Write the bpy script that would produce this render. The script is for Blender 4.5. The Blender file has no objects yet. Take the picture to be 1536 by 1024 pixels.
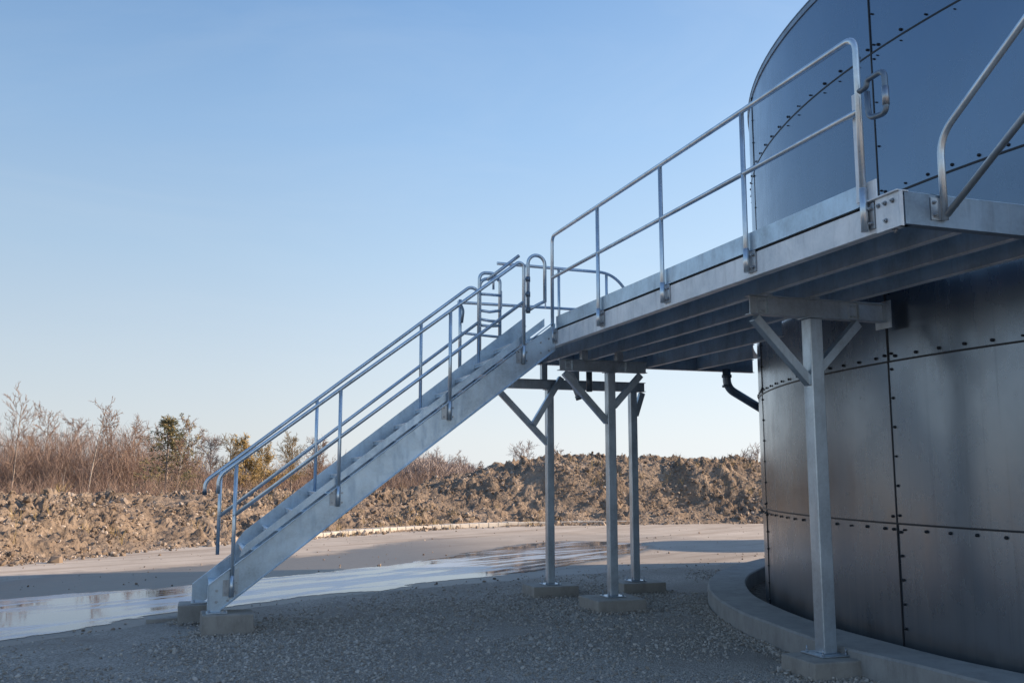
import bpy, math, random
import numpy as np
from mathutils import Vector, Matrix, noise as mnoise
random.seed(7); RNG = np.random.default_rng(11)
scene = bpy.context.scene
COL = scene.collection
R_ = math.radians
scene.view_settings.view_transform = 'Standard'; scene.view_settings.look = 'None'; scene.view_settings.exposure = 0

# ------------------------------------------------------------------ mesh helper
class MB:
    def __init__(s): s.v = []; s.f = []; s.sm = []
    def add(s, vs, fs, smooth=False):
        o = len(s.v); s.v += [tuple(v) for v in vs]
        for f in fs: s.f.append([i + o for i in f]); s.sm.append(smooth)
    def box(s, a, b):
        x0, x1 = sorted((a[0], b[0])); y0, y1 = sorted((a[1], b[1])); z0, z1 = sorted((a[2], b[2]))
        s.add([(x0,y0,z0),(x1,y0,z0),(x1,y1,z0),(x0,y1,z0),(x0,y0,z1),(x1,y0,z1),(x1,y1,z1),(x0,y1,z1)],
              [(0,3,2,1),(4,5,6,7),(0,1,5,4),(1,2,6,5),(2,3,7,6),(3,0,4,7)])
    def bar(s, p, q, w, h, up=(0,0,1)):           # rectangular bar from p to q, w sideways, h along up
        p = Vector(p); q = Vector(q); d = (q - p).normalized(); u = Vector(up); sd = d.cross(u)
        if sd.length < 1e-4: sd = d.cross(Vector((1,0,0)))
        sd.normalize(); u = sd.cross(d).normalized(); a = sd * w / 2; b = u * h / 2
        s.add([p-a-b, p+a-b, p+a+b, p-a+b, q-a-b, q+a-b, q+a+b, q-a+b],
              [(0,3,2,1),(4,5,6,7),(0,1,5,4),(1,2,6,5),(2,3,7,6),(3,0,4,7)])
    def tube(s, pts, r, n=12, r2=None, caps=True):
        pts = [Vector(p) for p in pts]; m = len(pts); base = len(s.v); t0 = (pts[1] - pts[0]).normalized()
        nrm = t0.orthogonal().normalized(); last = t0
        for i, p in enumerate(pts):
            t = (pts[min(i+1, m-1)] - pts[max(i-1, 0)]).normalized()
            ax = last.cross(t)
            if ax.length > 1e-6: nrm = Matrix.Rotation(last.angle(t), 3, ax.normalized()) @ nrm
            nrm = (nrm - t * nrm.dot(t)).normalized(); bn = t.cross(nrm); last = t
            rr = r if r2 is None else r + (r2 - r) * i / (m - 1)
            for k in range(n):
                a = 2 * math.pi * k / n; s.v.append(tuple(p + (nrm * math.cos(a) + bn * math.sin(a)) * rr))
        for i in range(m - 1):
            for k in range(n):
                a = base + i*n + k; b = base + i*n + (k+1) % n; s.f.append([a, b, b+n, a+n]); s.sm.append(True)
        if caps:
            s.f.append([base + k for k in range(n)][::-1]); s.sm.append(False)
            s.f.append([base + (m-1)*n + k for k in range(n)]); s.sm.append(False)
    def prism(s, poly, off, smooth=False):        # polygon (3d pts) extruded by vector off
        poly = [Vector(p) for p in poly]; off = Vector(off); n = len(poly)
        s.add(poly + [p + off for p in poly], [list(range(n))[::-1], [n+i for i in range(n)]] + [[i, (i+1)%n, n+(i+1)%n, n+i] for i in range(n)], smooth)
    def bolt(s, p, d, r=.012, h=.012, n=6):       # hex head with washer and stub
        p = Vector(p); d = Vector(d).normalized()
        s.tube([p, p + d*.003], r*1.45, 12); s.tube([p + d*.003, p + d*(.003+h)], r, n); s.tube([p + d*(.003+h), p + d*(.003+h+.008)], r*.5, 8)
        for k in range(1, 1): pass
    def build(s, name, mat, parent=None, bevel=0, seg=1):
        me = bpy.data.meshes.new(name); me.from_pydata(s.v, [], s.f); me.update()
        me.polygons.foreach_set('use_smooth', s.sm)
        me.materials.append(mat)
        o = bpy.data.objects.new(name, me); COL.objects.link(o)
        if parent is not None:
            o.parent = parent
            if parent.type == 'EMPTY' or True:
                loc = world_loc(parent); me.transform(Matrix.Translation(-loc))
        if bevel:
            m = o.modifiers.new('bevel', 'BEVEL'); m.width = bevel; m.segments = seg; m.limit_method = 'ANGLE'; m.angle_limit = R_(40)
        return o
def world_loc(o):
    l = Vector((0,0,0))
    while o is not None: l += o.location; o = o.parent
    return l
def tag(o, label=None, cat=None, group=None, kind=None):
    if label: o['label'] = label
    if cat: o['category'] = cat
    if group: o['group'] = group
    if kind: o['kind'] = kind
    return o
def thing(name, label, cat, loc=(0,0,0), group=None):
    o = bpy.data.objects.new(name, None); COL.objects.link(o); o.location = loc; o.empty_display_size = .2
    return tag(o, label, cat, group)
def arr_mesh(name, V, F, mat, smooth=False):      # numpy verts (n,3), tris (m,3)
    me = bpy.data.meshes.new(name); me.vertices.add(len(V)); me.vertices.foreach_set('co', V.astype(np.float32).ravel())
    k = F.shape[1]; me.loops.add(F.size); me.loops.foreach_set('vertex_index', F.astype(np.int32).ravel())
    me.polygons.add(len(F)); me.polygons.foreach_set('loop_start', np.arange(0, F.size, k, dtype=np.int32))
    me.polygons.foreach_set('use_smooth', np.full(len(F), smooth)); me.update(calc_edges=True); me.materials.append(mat)
    o = bpy.data.objects.new(name, me); COL.objects.link(o); return o
def arc(c, r, a0, a1, n, e1, e2):                 # arc points about c in plane e1,e2
    c = Vector(c); e1 = Vector(e1); e2 = Vector(e2)
    return [c + e1*r*math.cos(a0+(a1-a0)*i/n) + e2*r*math.sin(a0+(a1-a0)*i/n) for i in range(n+1)]
def fillet(pts, r, n=7):                          # round the corners of a polyline
    pts = [Vector(p) for p in pts]; out = [pts[0]]
    for i in range(1, len(pts)-1):
        a, b, c = pts[i-1], pts[i], pts[i+1]; u = (a-b); v = (c-b)
        rr = min(r, u.length*.49, v.length*.49); u.normalize(); v.normalize()
        p0 = b + u*rr; p1 = b + v*rr
        for k in range(n+1):
            t = k/n; out.append(p0*(1-t)**2 + b*2*t*(1-t) + p1*t*t)
    out.append(pts[-1]); return out

# ------------------------------------------------------------------ materials
def newmat(name):
    m = bpy.data.materials.new(name); m.use_nodes = True; nt = m.node_tree
    return m, nt, nt.nodes['Principled BSDF']
def N(nt, t, **k):
    n = nt.nodes.new(t)
    for a, b in k.items():
        if a in ('operation', 'blend_type', 'data_type', 'feature', 'distance', 'noise_dimensions', 'attribute_name', 'musgrave_type'): setattr(n, a, b)
        else: n.inputs[a].default_value = b
    return n
def coords(nt, scale=(1,1,1), src='Object'):
    tc = nt.nodes.new('ShaderNodeTexCoord'); mp = nt.nodes.new('ShaderNodeMapping'); mp.inputs['Scale'].default_value = scale
    nt.links.new(tc.outputs[src], mp.inputs['Vector']); return mp.outputs[0]
def geo_pos(nt, scale=(1,1,1)):
    g = nt.nodes.new('ShaderNodeNewGeometry'); mp = nt.nodes.new('ShaderNodeMapping'); mp.inputs['Scale'].default_value = scale
    nt.links.new(g.outputs['Position'], mp.inputs['Vector']); return mp.outputs[0]
def noise(nt, vec, scale, detail=4, rough=.55, dist=0):
    n = nt.nodes.new('ShaderNodeTexNoise'); n.inputs['Scale'].default_value = scale; n.inputs['Detail'].default_value = detail
    n.inputs['Roughness'].default_value = rough; n.inputs['Distortion'].default_value = dist; nt.links.new(vec, n.inputs['Vector']); return n.outputs['Fac']
def voro(nt, vec, scale, feature='F1', out='Distance'):
    n = nt.nodes.new('ShaderNodeTexVoronoi'); n.feature = feature; n.inputs['Scale'].default_value = scale; nt.links.new(vec, n.inputs['Vector']); return n.outputs[out]
def ramp(nt, fac, stops):
    r = nt.nodes.new('ShaderNodeValToRGB'); el = r.color_ramp.elements
    while len(el) < len(stops): el.new(.5)
    for e, (p, c) in zip(el, stops):
        e.position = p; e.color = (c, c, c, 1) if not isinstance(c, tuple) else (*c, 1)
    nt.links.new(fac, r.inputs['Fac']); return r.outputs['Color']
def mix(nt, a, b, fac, mode='MIX'):
    m = nt.nodes.new('ShaderNodeMix'); m.data_type = 'RGBA'; m.blend_type = mode
    for sock, val in ((m.inputs[6], a), (m.inputs[7], b), (m.inputs[0], fac)):
        if hasattr(val, 'links'): nt.links.new(val, sock)
        elif isinstance(val, tuple): sock.default_value = (*val, 1)
        else: sock.default_value = val
    return m.outputs[2]
def mth(nt, op, a, b=0.0, c=None):
    m = nt.nodes.new('ShaderNodeMath'); m.operation = op
    for i, val in enumerate((a, b) if c is None else (a, b, c)):
        if hasattr(val, 'links'): nt.links.new(val, m.inputs[i])
        else: m.inputs[i].default_value = val
    return m.outputs[0]
def bump(nt, h, strength, dist, prev=None):
    b = nt.nodes.new('ShaderNodeBump'); b.inputs['Strength'].default_value = strength; b.inputs['Distance'].default_value = dist
    nt.links.new(h, b.inputs['Height'])
    if prev is not None: nt.links.new(prev, b.inputs['Normal'])
    return b.outputs[0]

def steel(name, base=(.58,.66,.73), metal=.7, rough=.38, spangle=.24, dirt=.25, streak=(1,1,1)):
    m, nt, p = newmat(name); v = geo_pos(nt)
    sp = voro(nt, v, 55, 'F1', 'Color'); spn = N(nt, 'ShaderNodeSeparateColor'); nt.links.new(sp, spn.inputs[0])
    big = noise(nt, geo_pos(nt, streak), 2.3, 5, .6, .4); fine = noise(nt, v, 26, 4, .6)
    c0 = tuple(x*.72 for x in base); c1 = tuple(min(1, x*1.12) for x in base)
    c = ramp(nt, big, [(.3, c0), (.62, c1)])
    c = mix(nt, c, tuple(min(1, x*1.3) for x in base), mth(nt, 'MULTIPLY', spn.outputs[0], spangle))
    d = ramp(nt, noise(nt, geo_pos(nt, (3,3,.6)), 3.1, 6, .65), [(.5, 0.0), (.75, 1.0)])
    wh = ramp(nt, noise(nt, geo_pos(nt, (9,9,.8)), 2.6, 6, .7, .3), [(.56, 0.0), (.74, 1.0)])
    c = mix(nt, c, (.86,.88,.88), mth(nt, 'MULTIPLY', wh, .13))
    c = mix(nt, c, (.17,.17,.165), mth(nt, 'MULTIPLY', d, dirt))
    nt.links.new(c, p.inputs['Base Color']); p.inputs['Metallic'].default_value = metal
    r = mth(nt, 'MULTIPLY_ADD', fine, .22, rough - .1); r = mth(nt, 'MULTIPLY_ADD', d, .15, r)
    nt.links.new(r, p.inputs['Roughness'])
    nt.links.new(bump(nt, mth(nt, 'ADD', fine, mth(nt, 'MULTIPLY', big, 2.0)), .12, .004), p.inputs['Normal'])
    return m
M = {}
M['galv'] = steel('galvanized_steel')
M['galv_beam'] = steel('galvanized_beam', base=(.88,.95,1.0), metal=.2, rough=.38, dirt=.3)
M['galv_post'] = steel('galvanized_post', base=(.54,.61,.66), metal=.78, rough=.34, dirt=.35)
M['galv_stair'] = steel('galvanized_stair', base=(.52,.63,.72), metal=.8, rough=.34, dirt=.22)
M['rail'] = steel('rail_tube', base=(.70,.77,.82), metal=.8, rough=.30, dirt=.2)
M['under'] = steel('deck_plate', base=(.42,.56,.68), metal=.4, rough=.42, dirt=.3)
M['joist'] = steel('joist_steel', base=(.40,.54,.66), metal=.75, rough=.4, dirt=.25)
M['dark_metal'] = steel('dark_metal', base=(.08,.10,.12), metal=.8, rough=.45, dirt=.2)
M['galv_dark'] = steel('weathered_tube', base=(.20,.25,.30), metal=.7, rough=.4, dirt=.3)
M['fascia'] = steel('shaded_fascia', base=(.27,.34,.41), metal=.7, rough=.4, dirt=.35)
M['flange'] = steel('lit_flange_steel', base=(.72,.78,.82), metal=.4, rough=.45, dirt=.3)  # lighter copy of the joist steel; flange highlight put into the colour
M['bolt'] = steel('bolt_steel', base=(.42,.45,.48), metal=.9, rough=.35, dirt=.4)
def plain(name, c, rough=.6, metal=0.0, var=.15, scale=20):
    m, nt, p = newmat(name); v = geo_pos(nt)
    c_ = ramp(nt, noise(nt, v, scale, 4), [(.3, tuple(x*(1-var) for x in c)), (.7, tuple(min(1, x*(1+var)) for x in c))])
    nt.links.new(c_, p.inputs['Base Color']); p.inputs['Roughness'].default_value = rough; p.inputs['Metallic'].default_value = metal
    return m
M['capbolt'] = plain('black_cap_bolt', (.012,.016,.022), .35, .2)
M['sealant'] = plain('dark_sealant', (.012,.016,.022), .5)
M['rubber'] = plain('dark_pipe', (.14,.16,.18), .35, .5)

# tank shell
def tank_mat():
    m, nt, p = newmat('tank_steel'); v = geo_pos(nt)
    at = nt.nodes.new('ShaderNodeAttribute'); at.attribute_name = 'tone'
    soft = noise(nt, v, .55, 3, .5, .5); streak = noise(nt, geo_pos(nt, (5,5,.22)), 2.2, 6, .62, .3); fine = noise(nt, geo_pos(nt, (40,40,2.5)), 3, 3, .6)
    c = ramp(nt, soft, [(.3, (.17,.215,.27)), (.7, (.27,.31,.355))])
    c = mix(nt, c, (.30,.33,.36), mth(nt, 'MULTIPLY', ramp(nt, streak, [(.48, 0.0), (.75, 1.0)]), .3))
    spots = ramp(nt, noise(nt, geo_pos(nt, (1,1,.5)), 5.5, 6, .7), [(.6, 0.0), (.78, 1.0)])
    c = mix(nt, c, (.14,.15,.16), mth(nt, 'MULTIPLY', spots, .35))
    sx = nt.nodes.new('ShaderNodeSeparateXYZ'); nt.links.new(v, sx.inputs[0])
    base = nt.nodes.new('ShaderNodeMapRange'); base.inputs[1].default_value = .05; base.inputs[2].default_value = .75; base.inputs[3].default_value = .65; base.inputs[4].default_value = 0
    nt.links.new(sx.outputs[2], base.inputs[0])
    dirt = mth(nt, 'MULTIPLY', base.outputs[0], noise(nt, geo_pos(nt, (3,3,1)), 2.4, 5, .7))
    c = mix(nt, c, (.13,.14,.15), dirt)
    runs = ramp(nt, noise(nt, geo_pos(nt, (11,11,.10)), 1.5, 5, .6, .2), [(.58, 0.0), (.70, 1.0)])
    c = mix(nt, c, (.36,.37,.37), mth(nt, 'MULTIPLY', runs, .16))
    runs2 = ramp(nt, noise(nt, geo_pos(nt, (8,8,.13)), 1.9, 5, .6, .2), [(.60, 0.0), (.72, 1.0)])
    c = mix(nt, c, (.06,.075,.09), mth(nt, 'MULTIPLY', runs2, .22))
    # sky reflection put into the colour: upper courses blend to blue
    up = nt.nodes.new('ShaderNodeMapRange'); up.inputs[1].default_value = 3.0; up.inputs[2].default_value = 3.7; nt.links.new(sx.outputs[2], up.inputs[0])
    c = mix(nt, c, mix(nt, (.155,.225,.315), (.205,.285,.385), soft), up.outputs[0])
    c = mix(nt, c, at.outputs['Color'], 1.0, 'MULTIPLY')
    nt.links.new(c, p.inputs['Base Color']); p.inputs['Metallic'].default_value = .88
    r = mth(nt, 'MULTIPLY_ADD', noise(nt, v, 2.2, 4, .65), .26, .06); r = mth(nt, 'MULTIPLY_ADD', streak, .14, r); r = mth(nt, 'ADD', r, mth(nt, 'MULTIPLY', dirt, .4))
    nt.links.new(r, p.inputs['Roughness'])
    b = bump(nt, noise(nt, geo_pos(nt, (1,1,.35)), .9, 2, .4), .45, .035); b = bump(nt, streak, .03, .004, b); b = bump(nt, fine, .05, .002, b)
    nt.links.new(b, p.inputs['Normal']); return m
M['tank'] = tank_mat()
M['edge'] = plain('gap_shade', (.03,.035,.04), .7)  # near-black colour stands for the shade in the gap below the toe plate

def concrete(name, c, stain=.55):
    m, nt, p = newmat(name); v = geo_pos(nt)
    n1 = noise(nt, v, 3.2, 6, .6); n2 = noise(nt, v, 45, 4, .6); n3 = noise(nt, geo_pos(nt, (1,1,.35)), 9, 6, .7)
    col = ramp(nt, n1, [(.3, tuple(x*.78 for x in c)), (.7, tuple(x*1.1 for x in c))])
    col = mix(nt, col, tuple(x*.5 for x in c), mth(nt, 'MULTIPLY', ramp(nt, n3, [(.5, 0.0), (.72, 1.0)]), stain))
    col = mix(nt, col, tuple(x*1.3 for x in c), mth(nt, 'MULTIPLY', ramp(nt, n2, [(.55, 0.0), (.8, 1.0)]), .35))
    nt.links.new(col, p.inputs['Base Color']); p.inputs['Roughness'].default_value = .88
    pits = ramp(nt, voro(nt, v, 38), [(.0, 0.0), (.16, 1.0)])
    b = bump(nt, n2, .35, .006); b = bump(nt, pits, .3, .004, b); b = bump(nt, n1, .4, .02, b)
    nt.links.new(b, p.inputs['Normal']); return m
M['concrete'] = concrete('footing_concrete', (.38,.345,.30))
M['ring'] = concrete('ring_concrete', (.36,.345,.32), .5)
M['kerb'] = concrete('kerb_concrete', (.62,.58,.52), .15)

def gravel_mat():
    m, nt, p = newmat('gravel_bed'); v = geo_pos(nt)
    big = noise(nt, v, .45, 5, .6, .6); vc = voro(nt, v, 75, 'F1', 'Color'); vd = voro(nt, v, 75); sep = N(nt, 'ShaderNodeSeparateColor'); nt.links.new(vc, sep.inputs[0])
    c = ramp(nt, sep.outputs[0], [(0, (.26,.225,.185)), (.5, (.45,.395,.335)), (1, (.64,.575,.50))])
    fines = ramp(nt, big, [(.42, 1.0), (.6, 0.0)])
    c = mix(nt, c, (.31,.265,.22), mth(nt, 'MULTIPLY', fines, .65))
    c = mix(nt, c, (.22,.16,.115), mth(nt, 'MULTIPLY', ramp(nt, noise(nt, v, 1.3, 5), [(.58, 0.0), (.75, 1.0)]), .5))
    nt.links.new(c, p.inputs['Base Color']); p.inputs['Roughness'].default_value = .85
    h = mth(nt, 'SUBTRACT', 1.0, vd); b = bump(nt, h, .9, .02); b = bump(nt, noise(nt, v, 90, 3), .5, .006, b)
    nt.links.new(b, p.inputs['Normal']); return m
M['gravel'] = gravel_mat()
def stone_mat(name, a, b_, c_):
    m, nt, p = newmat(name)
    at = nt.nodes.new('ShaderNodeNewGeometry'); v = geo_pos(nt)
    c = ramp(nt, at.outputs['Random Per Island'], [(0, a), (.55, b_), (1, c_)])
    c = mix(nt, c, tuple(x*.6 for x in b_), mth(nt, 'MULTIPLY', noise(nt, v, 60, 3), .5))
    nt.links.new(c, p.inputs['Base Color']); p.inputs['Roughness'].default_value = .85; return m
M['stone'] = stone_mat('loose_stone', (.25,.215,.175), (.46,.405,.34), (.70,.63,.55))
M['clod'] = stone_mat('earth_clod', (.11,.078,.055), (.30,.228,.168), (.64,.55,.46))

def rotpos(nt, ang, scale):
    g = nt.nodes.new('ShaderNodeNewGeometry'); r = nt.nodes.new('ShaderNodeVectorRotate'); r.rotation_type = 'Z_AXIS'; r.inputs['Angle'].default_value = ang; nt.links.new(g.outputs['Position'], r.inputs['Vector'])
    mp = nt.nodes.new('ShaderNodeMapping'); mp.inputs['Scale'].default_value = scale; nt.links.new(r.outputs[0], mp.inputs['Vector']); return mp.outputs[0]
def smooth(nt, v, a, b, lo=0, hi=1):
    m = nt.nodes.new('ShaderNodeMapRange'); m.interpolation_type = 'SMOOTHSTEP'; nt.links.new(v, m.inputs[0])
    for k, x in zip((1,2,3,4), (a, b, lo, hi)): m.inputs[k].default_value = x
    return m.outputs[0]
def road_mat():
    m, nt, p = newmat('dusty_asphalt'); v = geo_pos(nt); al = rotpos(nt, -.5, (.10, 1, 1))
    e = nt.nodes.new('ShaderNodeAttribute'); e.attribute_name = 'edge'; ed = e.outputs['Fac']
    n1 = noise(nt, v, .55, 6, .65, .4); n2 = noise(nt, v, 55, 4, .7); trk = noise(nt, al, 1.5, 5, .62, .5); trk2 = noise(nt, rotpos(nt, -.42, (.05, 1, 1)), 3.6, 4, .6, .3); mid = noise(nt, v, 4.5, 6, .7)
    c = ramp(nt, n1, [(.28, (.40,.35,.295)), (.72, (.58,.52,.45))])
    c = mix(nt, c, (.70,.66,.60), mth(nt, 'MULTIPLY', ramp(nt, n2, [(.5, 0.0), (.8, 1.0)]), .35))
    c = mix(nt, c, (.30,.235,.18), mth(nt, 'MULTIPLY', ramp(nt, trk, [(.50, 0.0), (.66, 1.0)]), .65))
    c = mix(nt, c, (.30,.25,.20), mth(nt, 'MULTIPLY', ramp(nt, trk2, [(.54, 0.0), (.64, 1.0)]), .45))
    c = mix(nt, c, (.26,.21,.165), mth(nt, 'MULTIPLY', ramp(nt, mid, [(.56, 0.0), (.72, 1.0)]), .45))
    d = mth(nt, 'MULTIPLY_ADD', mth(nt, 'SUBTRACT', n1, .5), 3.2, ed); d = mth(nt, 'MULTIPLY_ADD', mth(nt, 'SUBTRACT', mid, .5), .8, d)
    wide = smooth(nt, d, -3.1, -2.2)  # damp round the puddle, spread wide to paint the shadow band darker
    sx = nt.nodes.new('ShaderNodeSeparateXYZ'); nt.links.new(v, sx.inputs[0]); xr = smooth(nt, sx.outputs[0], 3.5, 8.0, 1, .25); wide = mth(nt, 'MULTIPLY', wide, xr)
    rim = smooth(nt, mth(nt, 'MULTIPLY_ADD', mth(nt, 'SUBTRACT', mid, .5), .5, ed), -.32, -.02)
    wet_shade = mth(nt, 'MAXIMUM', mth(nt, 'MULTIPLY', wide, .9), mth(nt, 'MULTIPLY', rim, .93))
    c = mix(nt, c, mix(nt, (.075,.07,.065), (.14,.12,.10), mid), wet_shade)
    nt.links.new(c, p.inputs['Base Color']); nt.links.new(mth(nt, 'MULTIPLY_ADD', wet_shade, -.5, .88), p.inputs['Roughness'])
    b = bump(nt, n2, .4, .005); b = bump(nt, trk2, .3, .02, b); b = bump(nt, mid, .3, .012, b); nt.links.new(b, p.inputs['Normal']); return m
M['road'] = road_mat()
def water_mat():
    m, nt, p = newmat('puddle_water'); v = geo_pos(nt); e = nt.nodes.new('ShaderNodeAttribute'); e.attribute_name = 'edge'; ed = e.outputs['Fac']
    big = noise(nt, rotpos(nt, -.5, (.35, 1, 1)), 1.3, 6, .62, .6); fine = noise(nt, rotpos(nt, -.5, (.5, 1, 1)), 7, 5, .65, .4)
    d = mth(nt, 'MULTIPLY_ADD', mth(nt, 'SUBTRACT', big, .5), 1.15, ed); d = mth(nt, 'MULTIPLY_ADD', mth(nt, 'SUBTRACT', fine, .5), .38, d)
    alpha = smooth(nt, d, -.01, .03)
    film = noise(nt, rotpos(nt, -.5, (.22, 1.2, 1)), 1.5, 6, .6, .8)
    f = ramp(nt, film, [(.45, 0.0), (.57, 1.0)]); silt = smooth(nt, d, .0, .35, 1, 0)
    c = mix(nt, (.10,.12,.15), (.42,.50,.62), mth(nt, 'MULTIPLY', f, .9)); c = mix(nt, c, (.13,.12,.11), mth(nt, 'MULTIPLY', silt, .5))
    nt.links.new(c, p.inputs['Base Color']); nt.links.new(mth(nt, 'MULTIPLY_ADD', f, .20, .035), p.inputs['Roughness']); nt.links.new(alpha, p.inputs['Alpha'])
    p.inputs['IOR'].default_value = 1.5; p.inputs['Specular IOR Level'].default_value = .8
    nt.links.new(bump(nt, noise(nt, rotpos(nt, -.5, (.5, 2, 1)), 9, 4), .05, .005), p.inputs['Normal']); return m
M['water'] = water_mat()
def earth_mat(name, a, b_, c_):
    m, nt, p = newmat(name); v = geo_pos(nt)
    n1 = noise(nt, v, .7, 6, .65, .6); n2 = noise(nt, v, 7, 6, .7); vd = voro(nt, v, 9); n4 = noise(nt, v, 2.2, 4, .6)
    c = ramp(nt, n1, [(.28, a), (.52, b_), (.75, c_)])
    c = mix(nt, c, tuple(min(1, x*1.5) for x in c_), mth(nt, 'MULTIPLY', ramp(nt, n2, [(.56, 0.0), (.74, 1.0)]), .6))
    c = mix(nt, c, tuple(x*.45 for x in a), mth(nt, 'MULTIPLY', ramp(nt, n2, [(.30, 1.0), (.44, 0.0)]), .7))
    c = mix(nt, c, (.17,.15,.05), mth(nt, 'MULTIPLY', ramp(nt, n4, [(.66, 0.0), (.76, 1.0)]), .35))
    nt.links.new(c, p.inputs['Base Color']); p.inputs['Roughness'].default_value = .95
    b = bump(nt, n2, .9, .08); b = bump(nt, vd, .6, .05, b); nt.links.new(b, p.inputs['Normal']); return m
M['earth'] = earth_mat('bund_earth', (.175,.127,.090), (.295,.225,.165), (.43,.345,.265))
M['field'] = earth_mat('field_soil', (.14,.10,.07), (.20,.15,.105), (.25,.2,.14))
M['litter'] = earth_mat('mud', (.10,.075,.055), (.14,.11,.085), (.2,.165,.13))

# ------------------------------------------------------------------ camera
HC = 1.6; PIT = .1394; YAW = .3242
cam_d = bpy.data.cameras.new('camera'); cam = bpy.data.objects.new('camera', cam_d); COL.objects.link(cam)
cam.location = (0, 0, HC); cam.rotation_euler = (math.pi/2 + PIT, 0, -YAW)
cam_d.sensor_width = 36; cam_d.lens = 1414.7 * 36 / 1536; cam_d.clip_end = 4000; cam_d.clip_start = .05
scene.camera = cam

# ------------------------------------------------------------------ light
EL = R_(21.5); SUN_H = Vector((1, -.15, 0)).normalized()
sdir = SUN_H * math.cos(EL) + Vector((0,0,math.sin(EL)))
sd = bpy.data.lights.new('sun', 'SUN'); so = bpy.data.objects.new('sun', sd); COL.objects.link(so)
sd.energy = 7.5; sd.angle = R_(.5); sd.color = (1, .77, .55); so.rotation_euler = sdir.to_track_quat('Z', 'Y').to_euler(); so.location = (40, -10, 30)
w = bpy.data.worlds.new('World'); scene.world = w; w.use_nodes = True; nt = w.node_tree
sky = nt.nodes.new('ShaderNodeTexSky'); sky.sky_type = 'NISHITA'; sky.sun_disc = False; sky.sun_elevation = EL
sky.sun_rotation = math.atan2(SUN_H.x, SUN_H.y); sky.altitude = 0; sky.air_density = 1.0; sky.dust_density = 1.2; sky.ozone_density = 2.0
bg = nt.nodes['Background']; bg.inputs['Strength'].default_value = .12
# winter haze: the clear sky model blended with a pale layer low over the land
tc = nt.nodes.new('ShaderNodeTexCoord'); sx = nt.nodes.new('ShaderNodeSeparateXYZ'); nt.links.new(tc.outputs['Generated'], sx.inputs[0])
hz = ramp(nt, sx.outputs[2], [(0.0, (.83,.865,.885)), (.035, (.79,.845,.885)), (.10, (.69,.795,.89)), (.22, (.50,.685,.89)), (.34, (.35,.56,.85)), (.50, (.20,.385,.70)), (.75, (.12,.25,.52)), (1.0, (.08,.18,.42))])
mp_ = nt.nodes.new('ShaderNodeMapping'); mp_.inputs['Scale'].default_value = (1.2, 1.2, 5.5); mp_.inputs['Rotation'].default_value = (.25, .1, 0); nt.links.new(tc.outputs['Generated'], mp_.inputs['Vector'])
wisp = ramp(nt, noise(nt, mp_.outputs[0], 1.7, 6, .58, .9), [(.46, 0.0), (.80, 1.0)])
hz = mix(nt, hz, (.80,.87,.93), mth(nt, 'MULTIPLY', wisp, .13))
vd = nt.nodes.new('ShaderNodeVectorMath'); vd.operation = 'DOT_PRODUCT'; nt.links.new(tc.outputs['Generated'], vd.inputs[0]); vd.inputs[1].default_value = (SUN_H.x, SUN_H.y, .12)
dh = mth(nt, 'MULTIPLY_ADD', vd.outputs['Value'], .5, .5)
side = ramp(nt, dh, [(0, .60), (.30, .62), (.45, .68), (.56, .76), (.78, .87), (1, .95)])
hz = mix(nt, hz, (.74,.82,.90), smooth(nt, dh, .55, .95, 0, .22))
vs = nt.nodes.new('ShaderNodeVectorMath'); vs.operation = 'SCALE'; nt.links.new(hz, vs.inputs[0]); nt.links.new(mth(nt, 'MULTIPLY', side, 1.44/.12), vs.inputs['Scale'])
nt.links.new(mix(nt, sky.outputs[0], vs.outputs[0], .85), bg.inputs['Color'])

# ------------------------------------------------------------------ ground
def hnoise(x, y, s, o=4): return mnoise.fractal(Vector((x*s, y*s, 0)), 1.0, 2.0, o)
def sheet(name, mat, z, poly):
    mb = MB(); mb.add([(x, y, z) for x, y in poly], [list(range(len(poly)))]); return mb.build(name, mat)
g = sheet('ground', M['field'], -.012, [(-900,-400),(1600,-400),(1600,1800),(-900,1800)]); tag(g, kind='structure')
def catmull(pts, n=10):
    out = []; P = [pts[0]] + list(pts) + [pts[-1]]
    for i in range(1, len(P)-2):
        for k in range(n):
            t = k/n; a, b, c, d = P[i-1], P[i], P[i+1], P[i+2]
            out.append(tuple(.5*((2*b[j]) + (-a[j]+c[j])*t + (2*a[j]-5*b[j]+4*c[j]-d[j])*t*t + (-a[j]+3*b[j]-3*c[j]+d[j])*t**3) for j in (0,1)))
    out.append(tuple(pts[-1])); return out
def wob(pts, amp, s=1.0, seed=0): return [(x + amp*mnoise.noise(Vector((x*s, y*s, seed))), y + amp*mnoise.noise(Vector((x*s, y*s, seed+9)))) for x, y in pts]
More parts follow.
